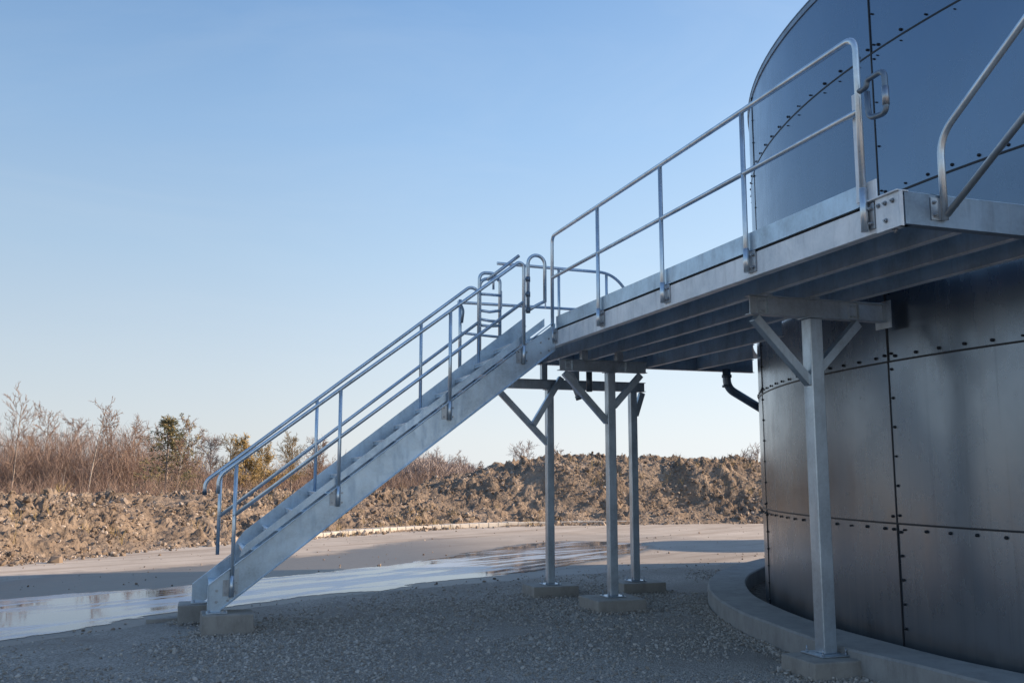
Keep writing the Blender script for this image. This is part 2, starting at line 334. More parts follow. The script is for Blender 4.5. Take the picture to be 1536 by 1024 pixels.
# foot of the bund / far edge of the paving
FOOT = catmull([(-60,-10),(-30,2),(-14,10.5),(-6,16.2),(-3.1,19.2),(0.25,22.9),(3,24.6),(6.1,26.9),(10,28.2),(14.5,27.9),(18,27.2),(24,26.4),(32,26),(46,27)], 12)
GE = catmull([(-30,-14),(-12,-1),(-5,6.3),(-1.62,10.1),(-.39,11.1),(1.2,12.4),(2.46,13.1),(4.66,13.9),(6.9,14.6),(9.5,15.2),(14,15.8),(24,15.6)], 12)
GE = wob(GE, .12, 2.2)
gravel = sheet('gravel_yard', M['gravel'], .006, GE + [(24,-30),(-30,-30)]); tag(gravel, kind='structure')
PU = catmull([(-16,-1.5),(-9,4.2),(-4,8.5),(-1.7,10.52),(-.4,11.75),(.9,12.5),(2.07,13.2),(3.4,13.9),(4.84,14.75),(6.2,15.9),(7.6,16.9),(9.0,18.3),(9.9,19.6),(9.5,20.9),(8.3,21.4),(6.67,20.2),(5.2,18.6),(3.6,17.15),(1.9,15.9),(.1,14.8),(-2.26,13.9),(-5,12.0),(-9,8.6),(-16,3.0),(-16,-1.5)], 12)[:-1]
PU = wob(PU, .22, 1.4, 3); PU = wob(PU, .05, 7, 5)
def sdist(X, Y, poly):
    P = np.array(poly); A = P; B = np.roll(P, -1, 0); best = np.full(X.shape, 1e9); ins = np.zeros(X.shape, bool)
    for (ax, ay), (bx, by) in zip(A, B):
        dx, dy = bx-ax, by-ay; t = np.clip(((X-ax)*dx + (Y-ay)*dy)/(dx*dx+dy*dy+1e-9), 0, 1); best = np.minimum(best, np.hypot(X-ax-t*dx, Y-ay-t*dy))
        with np.errstate(divide='ignore', invalid='ignore'): c = ((ay > Y) != (by > Y)) & (X < (bx-ax)*(Y-ay)/(by-ay+1e-12)+ax)
        ins ^= c
    return np.where(ins, best, -best)
def grid(name, mat, x0, x1, y0, y1, st, z, keep=None):
    xs = np.arange(x0, x1+1e-6, st); ys = np.arange(y0, y1+1e-6, st); X, Y = np.meshgrid(xs, ys); D = sdist(X.ravel(), Y.ravel(), PU)
    V = np.stack([X.ravel(), Y.ravel(), np.full(X.size, z)], -1); nx = len(xs); I = (np.arange(len(ys)-1)[:, None]*nx + np.arange(nx-1)[None]).ravel()
    F = np.stack([I, I+1, I+nx+1, I+nx], -1)
    if keep is not None:
        F = F[D[F].max(1) > keep]; u, inv = np.unique(F, return_inverse=True); V = V[u]; D = D[u]; F = inv.reshape(F.shape)
    o = arr_mesh(name, V, F, mat); at = o.data.attributes.new('edge', 'FLOAT', 'POINT'); at.data.foreach_set('value', D.astype(np.float32)); return o
MB_ = None
def inpoly(x, y, poly):
    c = False; n = len(poly); j = n-1
    for i in range(n):
        xi, yi = poly[i]; xj, yj = poly[j]
        if (yi > y) != (yj > y) and x < (xj-xi)*(y-yi)/(yj-yi)+xi: c = not c
        j = i
    return c

road = grid('road', M['road'], -30, 60, -30, 30, .25, 0.0); tag(road, kind='structure')
pud = grid('puddle', M['water'], -16, 12, -2, 23, .07, .004, keep=-.25); tag(pud, kind='structure')
# kerb along the far edge
kb = MB(); KP = [p for p in FOOT if 1.2 < p[0] < 13.6]
for a, b in zip(KP[:-1], KP[1:]):
    d = Vector((b[0]-a[0], b[1]-a[1], 0)); nn = Vector((-d.y, d.x, 0)).normalized()*.5; A = Vector((a[0], a[1], -.01)); B = Vector((b[0], b[1], -.01))
    A += d.normalized()*.006; h = Vector((0,0,.13 + .02*mnoise.noise(A*2)))
    kb.prism([A, B, B+nn, A+nn], h)
ko = kb.build('kerb', M['kerb'], bevel=.015); tag(ko, kind='structure')

# earth bund: displaced ridge following the foot line
def sm(a, b, x): t = max(0, min(1, (x-a)/(b-a))); return t*t*(3-2*t)
def crest(x):
    return 1.00 + .25*math.exp(-((x+2.4)/1.0)**2) + 1.16*sm(7.6, 12.2, x) - .35*sm(15.5, 23, x) - .2*sm(22, 30, x)
FN = []
L = 0; dense = []
for a, b in zip(FOOT[:-1], FOOT[1:]):
    if a[0] < -16 or a[0] > 36: continue
    n = max(1, int(math.hypot(b[0]-a[0], b[1]-a[1]) / .075))
    for k in range(n): dense.append((a[0]+(b[0]-a[0])*k/n, a[1]+(b[1]-a[1])*k/n))
T = 110; W = 7.6; V = []
nrm = []
for i in range(len(dense)):
    a = dense[max(0, i-14)]; b = dense[min(len(dense)-1, i+14)]; d = Vector((b[0]-a[0], b[1]-a[1], 0)).normalized(); nrm.append(Vector((-d.y, d.x, 0)))
for i, (fx, fy) in enumerate(dense):
    n_ = nrm[i]; c = crest(fx)
    for j in range(T):
        t = j/(T-1); s_ = t*W - .35
        prof = sm(-.35, 3.6, s_)**.85 * (1 - sm(4.6, 7.3, s_)*1.02)
        x = fx + n_.x*s_ + .25*mnoise.noise(Vector((fx*.9, s_, 3))); y = fy + n_.y*s_
        P = Vector((x, y, 0))
        h = c*prof
        if crest(fx) > 1.7: h += .28*math.exp(-((s_-2.0)/.7)**2)*sm(1.7, 2.2, c) - .2*math.exp(-((s_-1.2)/.5)**2)*0
        amp = sm(-.35, .7, s_) * (1 - .6*sm(5.5, 7.3, s_))
        big = mnoise.fractal(P*.8, 1, 2, 3)*.13; mid = (abs(mnoise.noise(P*2.3))*.20 - .05) ; fin = (abs(mnoise.noise(P*5.3 + Vector((7,0,0))))-.2)*.16; ff = mnoise.noise(P*11)*.07 + mnoise.noise(P*21)*.04
        loose = sm(-.25, .25, mnoise.noise(P*.55 + Vector((3,9,1)))); rut = max(0, mnoise.noise(Vector((x*.6, y*2.6, 4))))*.22
        z = h + amp*(big*1.05 + mid*(.6+1.0*loose) + fin*(.7+1.1*loose) + ff*(1.1+.5*loose) - rut*(1-loose))
        V.append((x, y, z - .02 if s_ < 0 else z))
V = np.array(V); n1 = len(dense)
I = np.arange(n1-1)[:, None]*T + np.arange(T-1)[None, :]
F = np.stack([I, I+T, I+T+1, I+1], -1).reshape(-1, 4)
bund = arr_mesh('earth_bund', V, F, M['earth'], True); tag(bund, kind='structure')

ICO_V = None
def ico():
    t = (1+5**.5)/2
    v = np.array([(-1,t,0),(1,t,0),(-1,-t,0),(1,-t,0),(0,-1,t),(0,1,t),(0,-1,-t),(0,1,-t),(t,0,-1),(t,0,1),(-t,0,-1),(-t,0,1)], float); v /= np.linalg.norm(v[0])
    f = np.array([(0,11,5),(0,5,1),(0,1,7),(0,7,10),(0,10,11),(1,5,9),(5,11,4),(11,10,2),(10,7,6),(7,1,8),(3,9,4),(3,4,2),(3,2,6),(3,6,8),(3,8,9),(4,9,5),(2,4,11),(6,2,10),(8,6,7),(9,8,1)])
    return v, f
def scatter(name, C, S, mat, flat=.65, jit=.28):
    v, f = ico(); n = len(C)
    P = v[None]*(1 + RNG.uniform(-jit, jit, (n, 12, 1))); P = P*RNG.uniform(.6, 1.25, (n, 1, 3)); P[:, :, 2] *= flat
    q = RNG.normal(size=(n, 4)); q[:, 1:3] *= .35; q /= np.linalg.norm(q, axis=1)[:, None]; w_, x, y, z = q.T
    Rm = np.stack([1-2*(y*y+z*z), 2*(x*y-z*w_), 2*(x*z+y*w_), 2*(x*y+z*w_), 1-2*(x*x+z*z), 2*(y*z-x*w_), 2*(x*z-y*w_), 2*(y*z+x*w_), 1-2*(x*x+y*y)], -1).reshape(n, 3, 3)
    P = np.einsum('nij,nkj->nki', Rm, P)*S[:, None, None] + C[:, None, :]
    F = (f[None] + (np.arange(n)*12)[:, None, None]).reshape(-1, 3)
    return arr_mesh(name, P.reshape(-1, 3), F, mat)
# clods and stones on the bund
n = 130000; idx = RNG.integers(0, len(V), n); cc = V[idx] + RNG.uniform(-.04, .04, (n, 3)); keep = (idx % T) < 78; cc = cc[keep]
S = RNG.gamma(.8, .015, len(cc)) + .009; S = np.minimum(S, .14)
clump = np.array([mnoise.noise(Vector((p[0]*.7, p[1]*.7, 8))) for p in cc]); kp = clump + RNG.uniform(-.35, .5, len(cc)) > 0; cc, S = cc[kp], S[kp]; cc[:, 2] += S*.2
o = scatter('earth_clods', cc, S, M['clod'], .8); tag(o, 'brown clods and pale stones strewn over the earth bank', 'clods', kind='stuff')
# a few bigger stones at the foot of the bund
big_ = []; 
for i in range(0, len(dense), 2):
    for k in range(2):
        s_ = random.uniform(-.6, .35)
        if random.random() < .5: big_.append((dense[i][0] + nrm[i].x*s_, dense[i][1] + nrm[i].y*s_, .02))
big_ = np.array(big_); S = RNG.gamma(1.5, .022, len(big_)) + .012
o = scatter('loose_rubble', big_, np.minimum(S, .12), M['clod'], .7); tag(o, 'small pale stones rolled to the foot of the earth bank', 'rubble', kind='stuff')

wv, wf = [], []; wr = random.Random(5)
for k in range(1500):
    q = V[wr.randrange(len(V))]
    if mnoise.noise(Vector((q[0]*.35, q[1]*.35, 20))) < .12: continue
    for b_ in range(wr.randrange(6, 16)):
        h_ = wr.uniform(.07, .30); dx, dy = wr.gauss(0, .10), wr.gauss(0, .10); x0, y0 = q[0]+wr.gauss(0, .07), q[1]+wr.gauss(0, .07); an = wr.uniform(0, math.pi); w2 = .006; cx_, cy_ = math.cos(an)*w2, math.sin(an)*w2
        o_ = len(wv); wv += [(x0-cx_, y0-cy_, q[2]-.05), (x0+cx_, y0+cy_, q[2]-.05), (x0+dx*.5+cx_*.7, y0+dy*.5+cy_*.7, q[2]+h_*.6), (x0+dx*.5-cx_*.7, y0+dy*.5-cy_*.7, q[2]+h_*.6), (x0+dx*1.3, y0+dy*1.3, q[2]+h_), (x0+dx*1.3+.002, y0+dy*1.3, q[2]+h_)]
        wf += [(o_, o_+1, o_+2, o_+3), (o_+3, o_+2, o_+5, o_+4)]
M['weed'] = plain('dry_grass', (.36,.27,.13), .9, 0, .35, 3)
o = arr_mesh('dry_weeds', np.array(wv), np.array(wf), M['weed']); tag(o, 'tufts of dry yellow weeds growing on the earth bank', 'weeds', kind='stuff')

# ------------------------------------------------------------------ tank
TC = Vector((14.085, 6.357, 0)); TR = 8.29; ZC = [.03, 1.176, 2.582, 4.063, 5.457, 6.5]; NP = 15; A0 = R_(176.9); PA = 2*math.pi/NP
tank = thing('storage_tank', 'huge round blue-grey bolted steel tank at the right edge of the photo', 'tank', TC)
def cyl(a, r, z): return (TC.x + math.cos(a)*r, TC.y + math.sin(a)*r, z)
mb = MB(); tones = []
SEG = 16
for ci in range(5):
    r = TR + (.004 if ci % 2 else 0)
    for pi_ in range(NP):
        tone = random.uniform(.90, 1.06) if ci > 2 else random.uniform(.86, 1.12)
        a0 = A0 + pi_*PA; z0, z1 = ZC[ci], ZC[ci+1]; b0 = len(mb.v); NZ = 4
        rr = r + (.002 if pi_ % 2 else 0)
        for iz in range(NZ+1):
            for k in range(SEG+1):
                t = k/SEG; bul = .0035*math.sin(math.pi*t)*math.sin(math.pi*iz/NZ)*random.Random(ci*99+pi_).uniform(-1, 1)
                mb.v.append(cyl(a0 + PA*t, rr + bul, z0 + (z1-z0)*iz/NZ))
        for iz in range(NZ):
            for k in range(SEG):
                a = b0 + iz*(SEG+1) + k; mb.f.append([a, a+1, a+SEG+2, a+SEG+1]); mb.sm.append(True); tones.append(tone)
shell = mb.build('shell', M['tank'], tank)
at = shell.data.attributes.new('tone', 'FLOAT_COLOR', 'FACE')
at.data.foreach_set('color', np.array([(t, t, t, 1) for t in tones], np.float32).ravel())
mb = MB()
for z in ZC[1:-1]:
    for k in range(240):
        a, b = 2*math.pi*k/240, 2*math.pi*(k+1)/240; r0, r1 = TR+.001, TR+.0085
        h = .008
        mb.add([cyl(a,r1,z-h), cyl(b,r1,z-h), cyl(b,r1,z+h), cyl(a,r1,z+h), cyl(a,r0-.01,z-h), cyl(b,r0-.01,z-h), cyl(b,r0-.01,z+h), cyl(a,r0-.01,z+h)], [(0,1,2,3),(4,5,1,0),(3,2,6,7)])
hs = mb.build('hoop_seam', M['sealant'], tank)
for pi_ in range(NP):
    a = A0 + pi_*PA; mb = MB()
    if True:
        z0, z1 = ZC[0], ZC[-1]
        da = .0065/TR
        mb.prism([cyl(a-da, TR-.01, z0), cyl(a+da, TR-.01, z0), cyl(a+da, TR+.0095, z0), cyl(a-da, TR+.0095, z0)], (0,0,z1-z0))
    mb.build('panel_seam', M['sealant'], tank)
CAPS = []
def cap(a, r, z, rad=.019): CAPS.append((a, r, z, rad))
def vis(a): return -.3 < math.cos(a - R_(190)) # the side that faces the yard
for hi, z in enumerate(ZC[1:-1]):
    off = -.05 if hi == 0 else .045
    da = .262/TR if hi < 3 else .30/TR; nb = int(2*math.pi/da)
    for k in range(nb):
        a = A0 + (k+.35)*2*math.pi/nb
        if not vis(a): continue
        cap(a, TR+.004, z+off + random.uniform(-.003, .003), .0175 if random.random() > .1 else .012)
        if hi == 3 and random.random() < .5: cap(a + random.uniform(-.3,.3)*da*.2, TR+.004, z-.055, .008)
for pi_ in range(NP):
    a = A0 + pi_*PA
    if not vis(a): continue
    for z0, z1 in zip(ZC[:-1], ZC[1:]):
        nb = 5 if z1 < 4.1 else 3
        for k in range(nb+1):
            cap(a + .042/TR, TR+.004, z0 + .07 + (z1-z0-.14)*k/nb, (.0155 if k not in (2,) else .012)*(1 if z1 < 4.1 else .75))
        cap(a - .05/TR, TR+.004, z1-.05 if z1 < 2 else z0+.06, .016)
def capgeo(mb, c, d, rad):
    rad *= .82
    t = Vector((-d.y, d.x, 0)); u = Vector((0,0,1)); b0 = len(mb.v)
    for q, h in [(1.0, 0), (1.0, .006), (.8, .013), (.4, .018)]:
        for k in range(10):
            an = 2*math.pi*k/10; mb.v.append(tuple(c + d*h + (t*math.cos(an) + u*math.sin(an))*rad*q))
    for i in range(3):
        for k in range(10): mb.f.append([b0+i*10+k, b0+i*10+(k+1)%10, b0+(i+1)*10+(k+1)%10, b0+(i+1)*10+k]); mb.sm.append(True)
    mb.f.append([b0+30+k for k in range(10)]); mb.sm.append(True)
def capscore(q):
    P = Vector(cyl(q[0], q[1], q[2])); r = P.x*math.cos(YAW)-P.y*math.sin(YAW); fw = P.x*math.sin(YAW)+P.y*math.cos(YAW); z = P.z-HC
    d = fw*math.cos(PIT)+z*math.sin(PIT); u = -fw*math.sin(PIT)+z*math.cos(PIT)
    if d < .5: return 0
    sx_, sy_ = 768+1414.7*r/d, 512-1414.7*u/d; fac = Vector((math.cos(q[0]), math.sin(q[0]), 0)).dot((Vector((0,0,HC))-P).normalized())
    return q[3]/d*max(fac, 0) if (0 < sx_ < 1536 and 0 < sy_ < 1024) else 0
CAPS.sort(key=capscore, reverse=True)
cm = {}
for a, r, z, rad in CAPS[:100]:
    if rad not in cm:
        mb = MB(); capgeo(mb, Vector((0,0,0)), Vector((1,0,0)), rad); me = bpy.data.meshes.new('bolt'); me.from_pydata(mb.v, [], mb.f); me.polygons.foreach_set('use_smooth', mb.sm); me.materials.append(M['capbolt']); cm[rad] = me
    o = bpy.data.objects.new('bolt', cm[rad]); COL.objects.link(o); o.parent = tank; o.location = Vector(cyl(a, r, z)) - TC; o.rotation_euler = (0, 0, a)
mb = MB()
for a, r, z, rad in CAPS[100:]: capgeo(mb, Vector(cyl(a, r, z)), Vector((math.cos(a), math.sin(a), 0)), rad)
o = mb.build('bolt', M['capbolt'], tank); tag(o, kind='stuff')
mb = MB()   # rim angle and roof
for k in range(240):
    a, b = 2*math.pi*k/240, 2*math.pi*(k+1)/240; z = ZC[-1]
    mb.add([cyl(a,TR-.02,z-.06), cyl(b,TR-.02,z-.06), cyl(b,TR+.012,z-.06), cyl(a,TR+.012,z-.06), cyl(a,TR+.012,z), cyl(b,TR+.012,z), cyl(b,TR+.018,z), cyl(a,TR+.018,z), cyl(a,TR+.018,z+.012), cyl(b,TR+.018,z+.012), cyl(b,TR-.05,z+.012), cyl(a,TR-.05,z+.012)],
           [(0,1,2,3),(3,2,5,4),(4,5,6,7),(7,6,9,8),(8,9,10,11)])
mb.build('rim_angle', M['fascia'], tank)
mb = MB(); n = 60
for k in range(n):
    a, b = 2*math.pi*k/n, 2*math.pi*(k+1)/n; z = ZC[-1]+.012
    mb.add([cyl(a,TR-.04,z), cyl(b,TR-.04,z), cyl(b,.3,z+.7), cyl(a,.3,z+.7)], [(0,1,2,3)])
mb.add([cyl(2*math.pi*k/12,.34,z+.7) for k in range(12)], [list(range(12))])
mb.build('roof', M['dark_metal'], tank)
# concrete ring round the tank
ring = MB(); n = 300; RI, RO = TR+.25, TR+.73
def rz(a, s): return .215 + .014*mnoise.noise(Vector((math.cos(a)*9, math.sin(a)*9, s)))
for k in range(n):
    a, b = 2*math.pi*k/n, 2*math.pi*(k+1)/n
    pr = lambda t: [(RO+.015*mnoise.noise(Vector((math.cos(t)*14, math.sin(t)*14, 5))), -.01), (RO+.015*mnoise.noise(Vector((math.cos(t)*14, math.sin(t)*14, 5))), rz(t,1)-.018), (RO-.02, rz(t,1)), (RI+.015, rz(t,2)), (RI, rz(t,2)-.015), (RI, -.01)]
    A = pr(a); B = pr(b); ring.add([cyl(a, *q) for q in A] + [cyl(b, *q) for q in B], [[i, i+6, i+7, i+1] for i in range(5)], False)
ro = ring.build('foundation_ring', M['ring']); tag(ro, 'low curved concrete ring wall round the foot of the steel tank', 'ring wall')
fl = MB(); 
for k in range(120):
    a, b = 2*math.pi*k/120, 2*math.pi*(k+1)/120; fl.add([cyl(a,RI+.01,.012), cyl(b,RI+.01,.012), cyl(b,TR-.3,.012), cyl(a,TR-.3,.012)], [(0,1,2,3)])
fo = fl.build('channel_floor', M['litter']); tag(fo, kind='structure'); fo.name = 'gutter_ground'
# unseen tank shape, added behind so its shadow crosses the paving
mb = MB(); c2 = Vector((22.8, 17.3, 0)); t2 = thing('shadow_caster', 'unseen round tank shape added behind the large tank to cast a shadow', 'tank', c2)
for zz in range(4):
    for k in range(48):
        a, b = 2*math.pi*k/48, 2*math.pi*(k+1)/48; r = 1.72 + (.004 if zz % 2 else 0)
        mb.add([(c2.x+math.cos(a)*r, c2.y+math.sin(a)*r, zz*1.15), (c2.x+math.cos(b)*r, c2.y+math.sin(b)*r, zz*1.15), (c2.x+math.cos(b)*r, c2.y+math.sin(b)*r, zz*1.15+1.15), (c2.x+math.cos(a)*r, c2.y+math.sin(a)*r, zz*1.15+1.15)], [(0,1,2,3)], True)
mb.build('shell', M['galv'], t2)
mb = MB(); mb.tube([(c2.x,c2.y,4.6),(c2.x,c2.y,4.64),(c2.x,c2.y,4.95)], 1.78, 40); mb.v = [(c2.x+(x-c2.x)*(1 if z < 4.8 else .15), c2.y+(y-c2.y)*(1 if z < 4.8 else .15), z) for x, y, z in mb.v]
mb.build('roof', M['dark_metal'], t2)

# ------------------------------------------------------------------ platform
SY0, SY1 = 10.25, 11.13
XL, XR = 3.99, 5.47; YN, YF = 4.5, 12.1; ZB, ZD, ZT = 3.09, 3.30, 3.435
plat = thing('access_platform', 'long galvanized steel walkway platform raised on trestles beside the tank', 'platform', (XL, YN, 0))
def circ_y(x, r=TR+.05): return TC.y + math.sqrt(max(0, r*r - (TC.x-x)**2))
mb = MB()   # C-channel: web outward, flanges inward
mb.box((XL, YN, ZB), (XL+.008, YF, ZD-.028)); mb.box((XL+.008, YN, ZB), (XL+.075, YF, ZB+.01)); mb.box((XL+.008, YN, ZD-.038), (XL+.075, YF, ZD-.028))
mb.build('edge_beam', M['galv_beam'], plat, bevel=.003)
mb = MB(); mb.box((XL-.004, 4.86, ZD-.006), (XL+.004, 10.23, ZT)); mb.box((XL-.014, 4.86, ZD-.012), (XL+.011, 10.23, ZD-.0061))
mb.build('toe_plate', M['galv_stair'], plat)
mb = MB(); mb.box((XL+.012, 4.9, ZD-.027), (XL+.05, 10.25, ZD-.003)); mb.build('deck_edge_shade', M['edge'], plat)
# deck plate with a wing that reaches the tank
mb = MB(); xs = [5.47 + (7.9-5.47)*k/24 for k in range(25)]
poly = [(XL+.01, YN+.01), (XR, YN+.01)] + [(x, circ_y(x)) for x in xs] + [(7.9, YF-.01), (XL+.01, YF-.01)]
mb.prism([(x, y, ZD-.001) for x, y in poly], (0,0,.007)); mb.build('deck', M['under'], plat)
def ibeam(mb, p, q, h=.19, w=.075, t=.008, z1=ZD-.014, web=True, fl=True):
    p = Vector((p[0], p[1], 0)); q = Vector((q[0], q[1], 0)); z0 = z1-h
    if web:
        mb.bar(p+Vector((0,0,z1-h/2)), q+Vector((0,0,z1-h/2)), t, h-2*.009); mb.bar(p+Vector((0,0,z1-.0045)), q+Vector((0,0,z1-.0045)), w, .009)
    if fl: mb.bar(p+Vector((0,0,z0+.0045)), q+Vector((0,0,z0+.0045)), w, .009)
for x, y0, y1 in [(4.50, YN+.08, YF-.02), (4.97, YN+.08, YF-.02), (5.43, YN+.0, YF-.02)] + [(x, circ_y(x)+.04, YF-.02) for x in (6.1, 6.9)]:
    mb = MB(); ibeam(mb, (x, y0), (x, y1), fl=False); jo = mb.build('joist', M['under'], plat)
    mb = MB(); ibeam(mb, (x, y0), (x, y1), w=.05, web=False); mb.build('flange', M['flange'], jo)
mb = MB(); ibeam(mb, (4.0, YF), (7.85, YF), h=.2, w=.08); mb.build('end_beam', M['galv_stair'], plat)
# near end: channel across, end plate with bolts, angle
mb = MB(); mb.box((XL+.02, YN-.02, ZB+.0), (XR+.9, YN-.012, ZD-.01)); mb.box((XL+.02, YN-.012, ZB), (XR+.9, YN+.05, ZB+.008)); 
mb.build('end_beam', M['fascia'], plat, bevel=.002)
ep = MB(); ep.box((XL-.012, YN-.0, ZB-.01), (XL-.002, YN+.205, ZD-.004)); ep.box((XL-.03, YN-.01, ZD-.003), (XL+.06, YN+.33, ZD+.007)); ep.box((XL-.012, YN-.012, ZB-.01), (XL+.015, YN-.001, ZD-.004))
ep = ep.build('end_plate', M['galv_beam'], plat, bevel=.002)
for y, z in ((YN+.115, ZD-.05), (YN+.115, ZB+.05), (YN+.175, ZD-.05), (YN+.05, ZD-.05)):
    mb = MB(); mb.bolt((XL-.012, y, z), (-1,0,0)); mb.build('bolt', M['bolt'], ep)
mb = MB(); mb.bolt((XL+.04, YN+.10, ZB-.001), (0,0,-1), .014, .014); mb.build('bolt', M['bolt'], ep)

# left guard rail
RT = .0212
def bracket(parent, x, y, z0, sgn=-1):            # clamp plate beside a post foot, on a wall facing -X
    mb = MB(); mb.box((x-.004, y-.085, z0), (x-.012, y+.02, z0+.165)); mb.bar((x-.012, y-.022, z0+.0825), (x-.03, y-.022, z0+.0825), .006, .165)
    mb.bolt((x-.012, y-.055, z0+.035), (-1,0,0), .011); mb.bolt((x-.012, y-.055, z0+.13), (-1,0,0), .011); mb.build('bracket', M['bolt'], parent)
XRL = XL-.035; ZR = 4.41; ZM = 3.905
pys = [10.27, 8.93, 7.50, 6.13, 4.80]
mb = MB(); mb.tube(fillet([(XRL, pys[0], ZB+.06), (XRL, pys[0], ZR), (XRL, pys[-1]-.02, ZR), (XRL, pys[-1]-.02, ZB+.03)], .10), RT, 14)
rail = mb.build('handrail', M['rail'], plat)
mb = MB(); mb.tube([(XRL, pys[0], ZM), (XRL, pys[-1]-.02, ZM)], RT*.95, 12); mb.build('mid_rail', M['rail'], rail)
for y in pys[1:-1]:
    mb = MB(); mb.tube([(XRL, y, ZB+.04), (XRL, y, ZD+.13), (XRL, y, ZR-.012)], RT*.95, 12)
    mb.tube([(XRL, y, ZB+.035), (XRL, y, ZB+.22)], RT*1.12, 12); mb.build('post', M['rail'], rail)
for y in pys: bracket(rail, XL, y-.0, ZB+.03)
mb = MB(); mb.tube([(XRL, pys[-1]-.02, ZB+.02), (XRL, pys[-1]-.02, ZB+.30)], RT*1.15, 12); mb.build('sleeve', M['rail'], rail); mb = MB(); mb.tube([(XRL, pys[0], ZB+.03), (XRL, pys[0], ZB+.22)], RT*1.12, 12); mb.build('sleeve', M['rail'], rail)
# end rail over the far edge, bending down toward the tank
YE = 11.95
mb = MB(); mb.tube(fillet([(3.80, YE, 4.43), (5.50, YE, 4.41), (5.78, YE, 4.12), (5.80, YE, 3.35)], .24, 8), RT, 12); er = mb.build('handrail', M['rail'], plat)
mb = MB(); mb.tube([(3.25, YE, 3.86), (5.60, YE, 3.86)], RT*.95, 12); mb.build('mid_rail', M['rail'], er)
for x in (4.70, 5.42):
    mb = MB(); mb.tube([(x, YE, ZD), (x, YE, 4.40)], RT*.95, 12); mb.build('post', M['rail'], er)
mb = MB(); mb.box((4.0, YE+.1, ZD+.0), (7.7, YE+.108, ZT-.02)); mb.build('toe_plate', M['galv'], plat)
# small side landing behind the head of the stair
mb = MB(); mb.tube([(3.09, SY1+.10, 2.9), (3.09, SY1+.10, 3.76)], RT, 12); mb.tube([(3.09, SY1+.10, 3.34), (3.62, SY1+.10, 3.31)], RT*.8, 12); mb.build('post', M['rail'], er)
mb = MB(); mb.tube(fillet([(3.09, SY1+.08, 3.70), (3.12, SY1+.05, 3.62), (3.10, SY1+.05, 3.46)], .04), .016, 8); mb.build('latch', M['galv_dark'], er)
# vents poking above the deck behind the toe plate
for x, y, r in ((4.18, 6.62, .045), (4.16, 6.25, .03)):
    mb = MB(); mb.tube([(x, y, ZD), (x, y, ZT+.02)], r*.6, 12); mb.tube([(x,y,ZT+.012),(x,y,ZT+.03),(x,y,ZT+.045)], r, 14, r*.5)
    o = mb.build('vent_cap', M['dark_metal'], plat)

# gate handle loop on the near corner post
gate = thing('gate_latch_handle', 'dark looped grab handle fixed to the tall corner post of the walkway', 'handle', (XRL, 4.72, 4.0))
mb = MB(); yh = 4.72; mb.tube(fillet([(XRL, yh+.05, 4.03), (XRL, yh-.02, 4.03), (XRL, yh-.03, 4.075), (XRL, yh-.19, 4.08), (XRL, yh-.19, 3.80), (XRL, yh-.03, 3.82), (XRL, yh-.025, 4.0)], .055), .0185, 12); mb.build('loop', M['galv_dark'], gate)
mb = MB(); mb.tube([(XRL, yh-.19, 3.85), (XRL, yh-.19, 3.97)], .0215, 12); mb.build('grip', M['bolt'], gate)
mb = MB(); mb.box((XRL+.03, 4.83, ZD+.01), (XRL+.038, 4.88, 4.05)); mb.box((XRL+.018, 4.78, ZD+.02), (XRL+.03, 4.87, ZD+.06)); mb.build('flat_bar', M['galv_beam'], gate)
mb = MB(); mb.box((XRL+.025, 4.69, ZD+.012), (XRL+.033, 4.78, ZD+.13)); mb.build('stop_plate', M['galv_beam'], gate)

# upper flight handrail on the right, climbing toward the camera
up = thing('upper_handrail', 'pair of parallel sloping handrail tubes rising out of the right edge', 'handrail', (4.305, 4.46, 3.1))
K = .665
mb = MB(); x = 4.285; mb.tube(fillet([(x, 4.46, 3.13), (x, 4.46, 3.655), (x, 1.9, 3.655+K*2.56), (x, 1.55, 3.655+K*2.56), (x, 1.55, 3.12+K*2.6)], .13, 8), RT*1.05, 14); mb.build('top_rail', M['rail'], up)
mb = MB(); mb.tube([(x, 4.44, 3.16), (x, 1.57, 3.16+K*2.87)], RT, 14); mb.build('lower_rail', M['rail'], up)
mb = MB(); mb.box((x-.09, 4.472, 3.13), (x-.02, 4.479, 3.27)); mb.bar((x-.02, 4.465, 3.20), (x-.02, 4.478, 3.20), .008, .14); mb.bolt((x-.062, 4.472, 3.16), (0,-1,0), .010); mb.bolt((x-.062, 4.472, 3.24), (0,-1,0), .010); mb.build('bracket', M['bolt'], up)

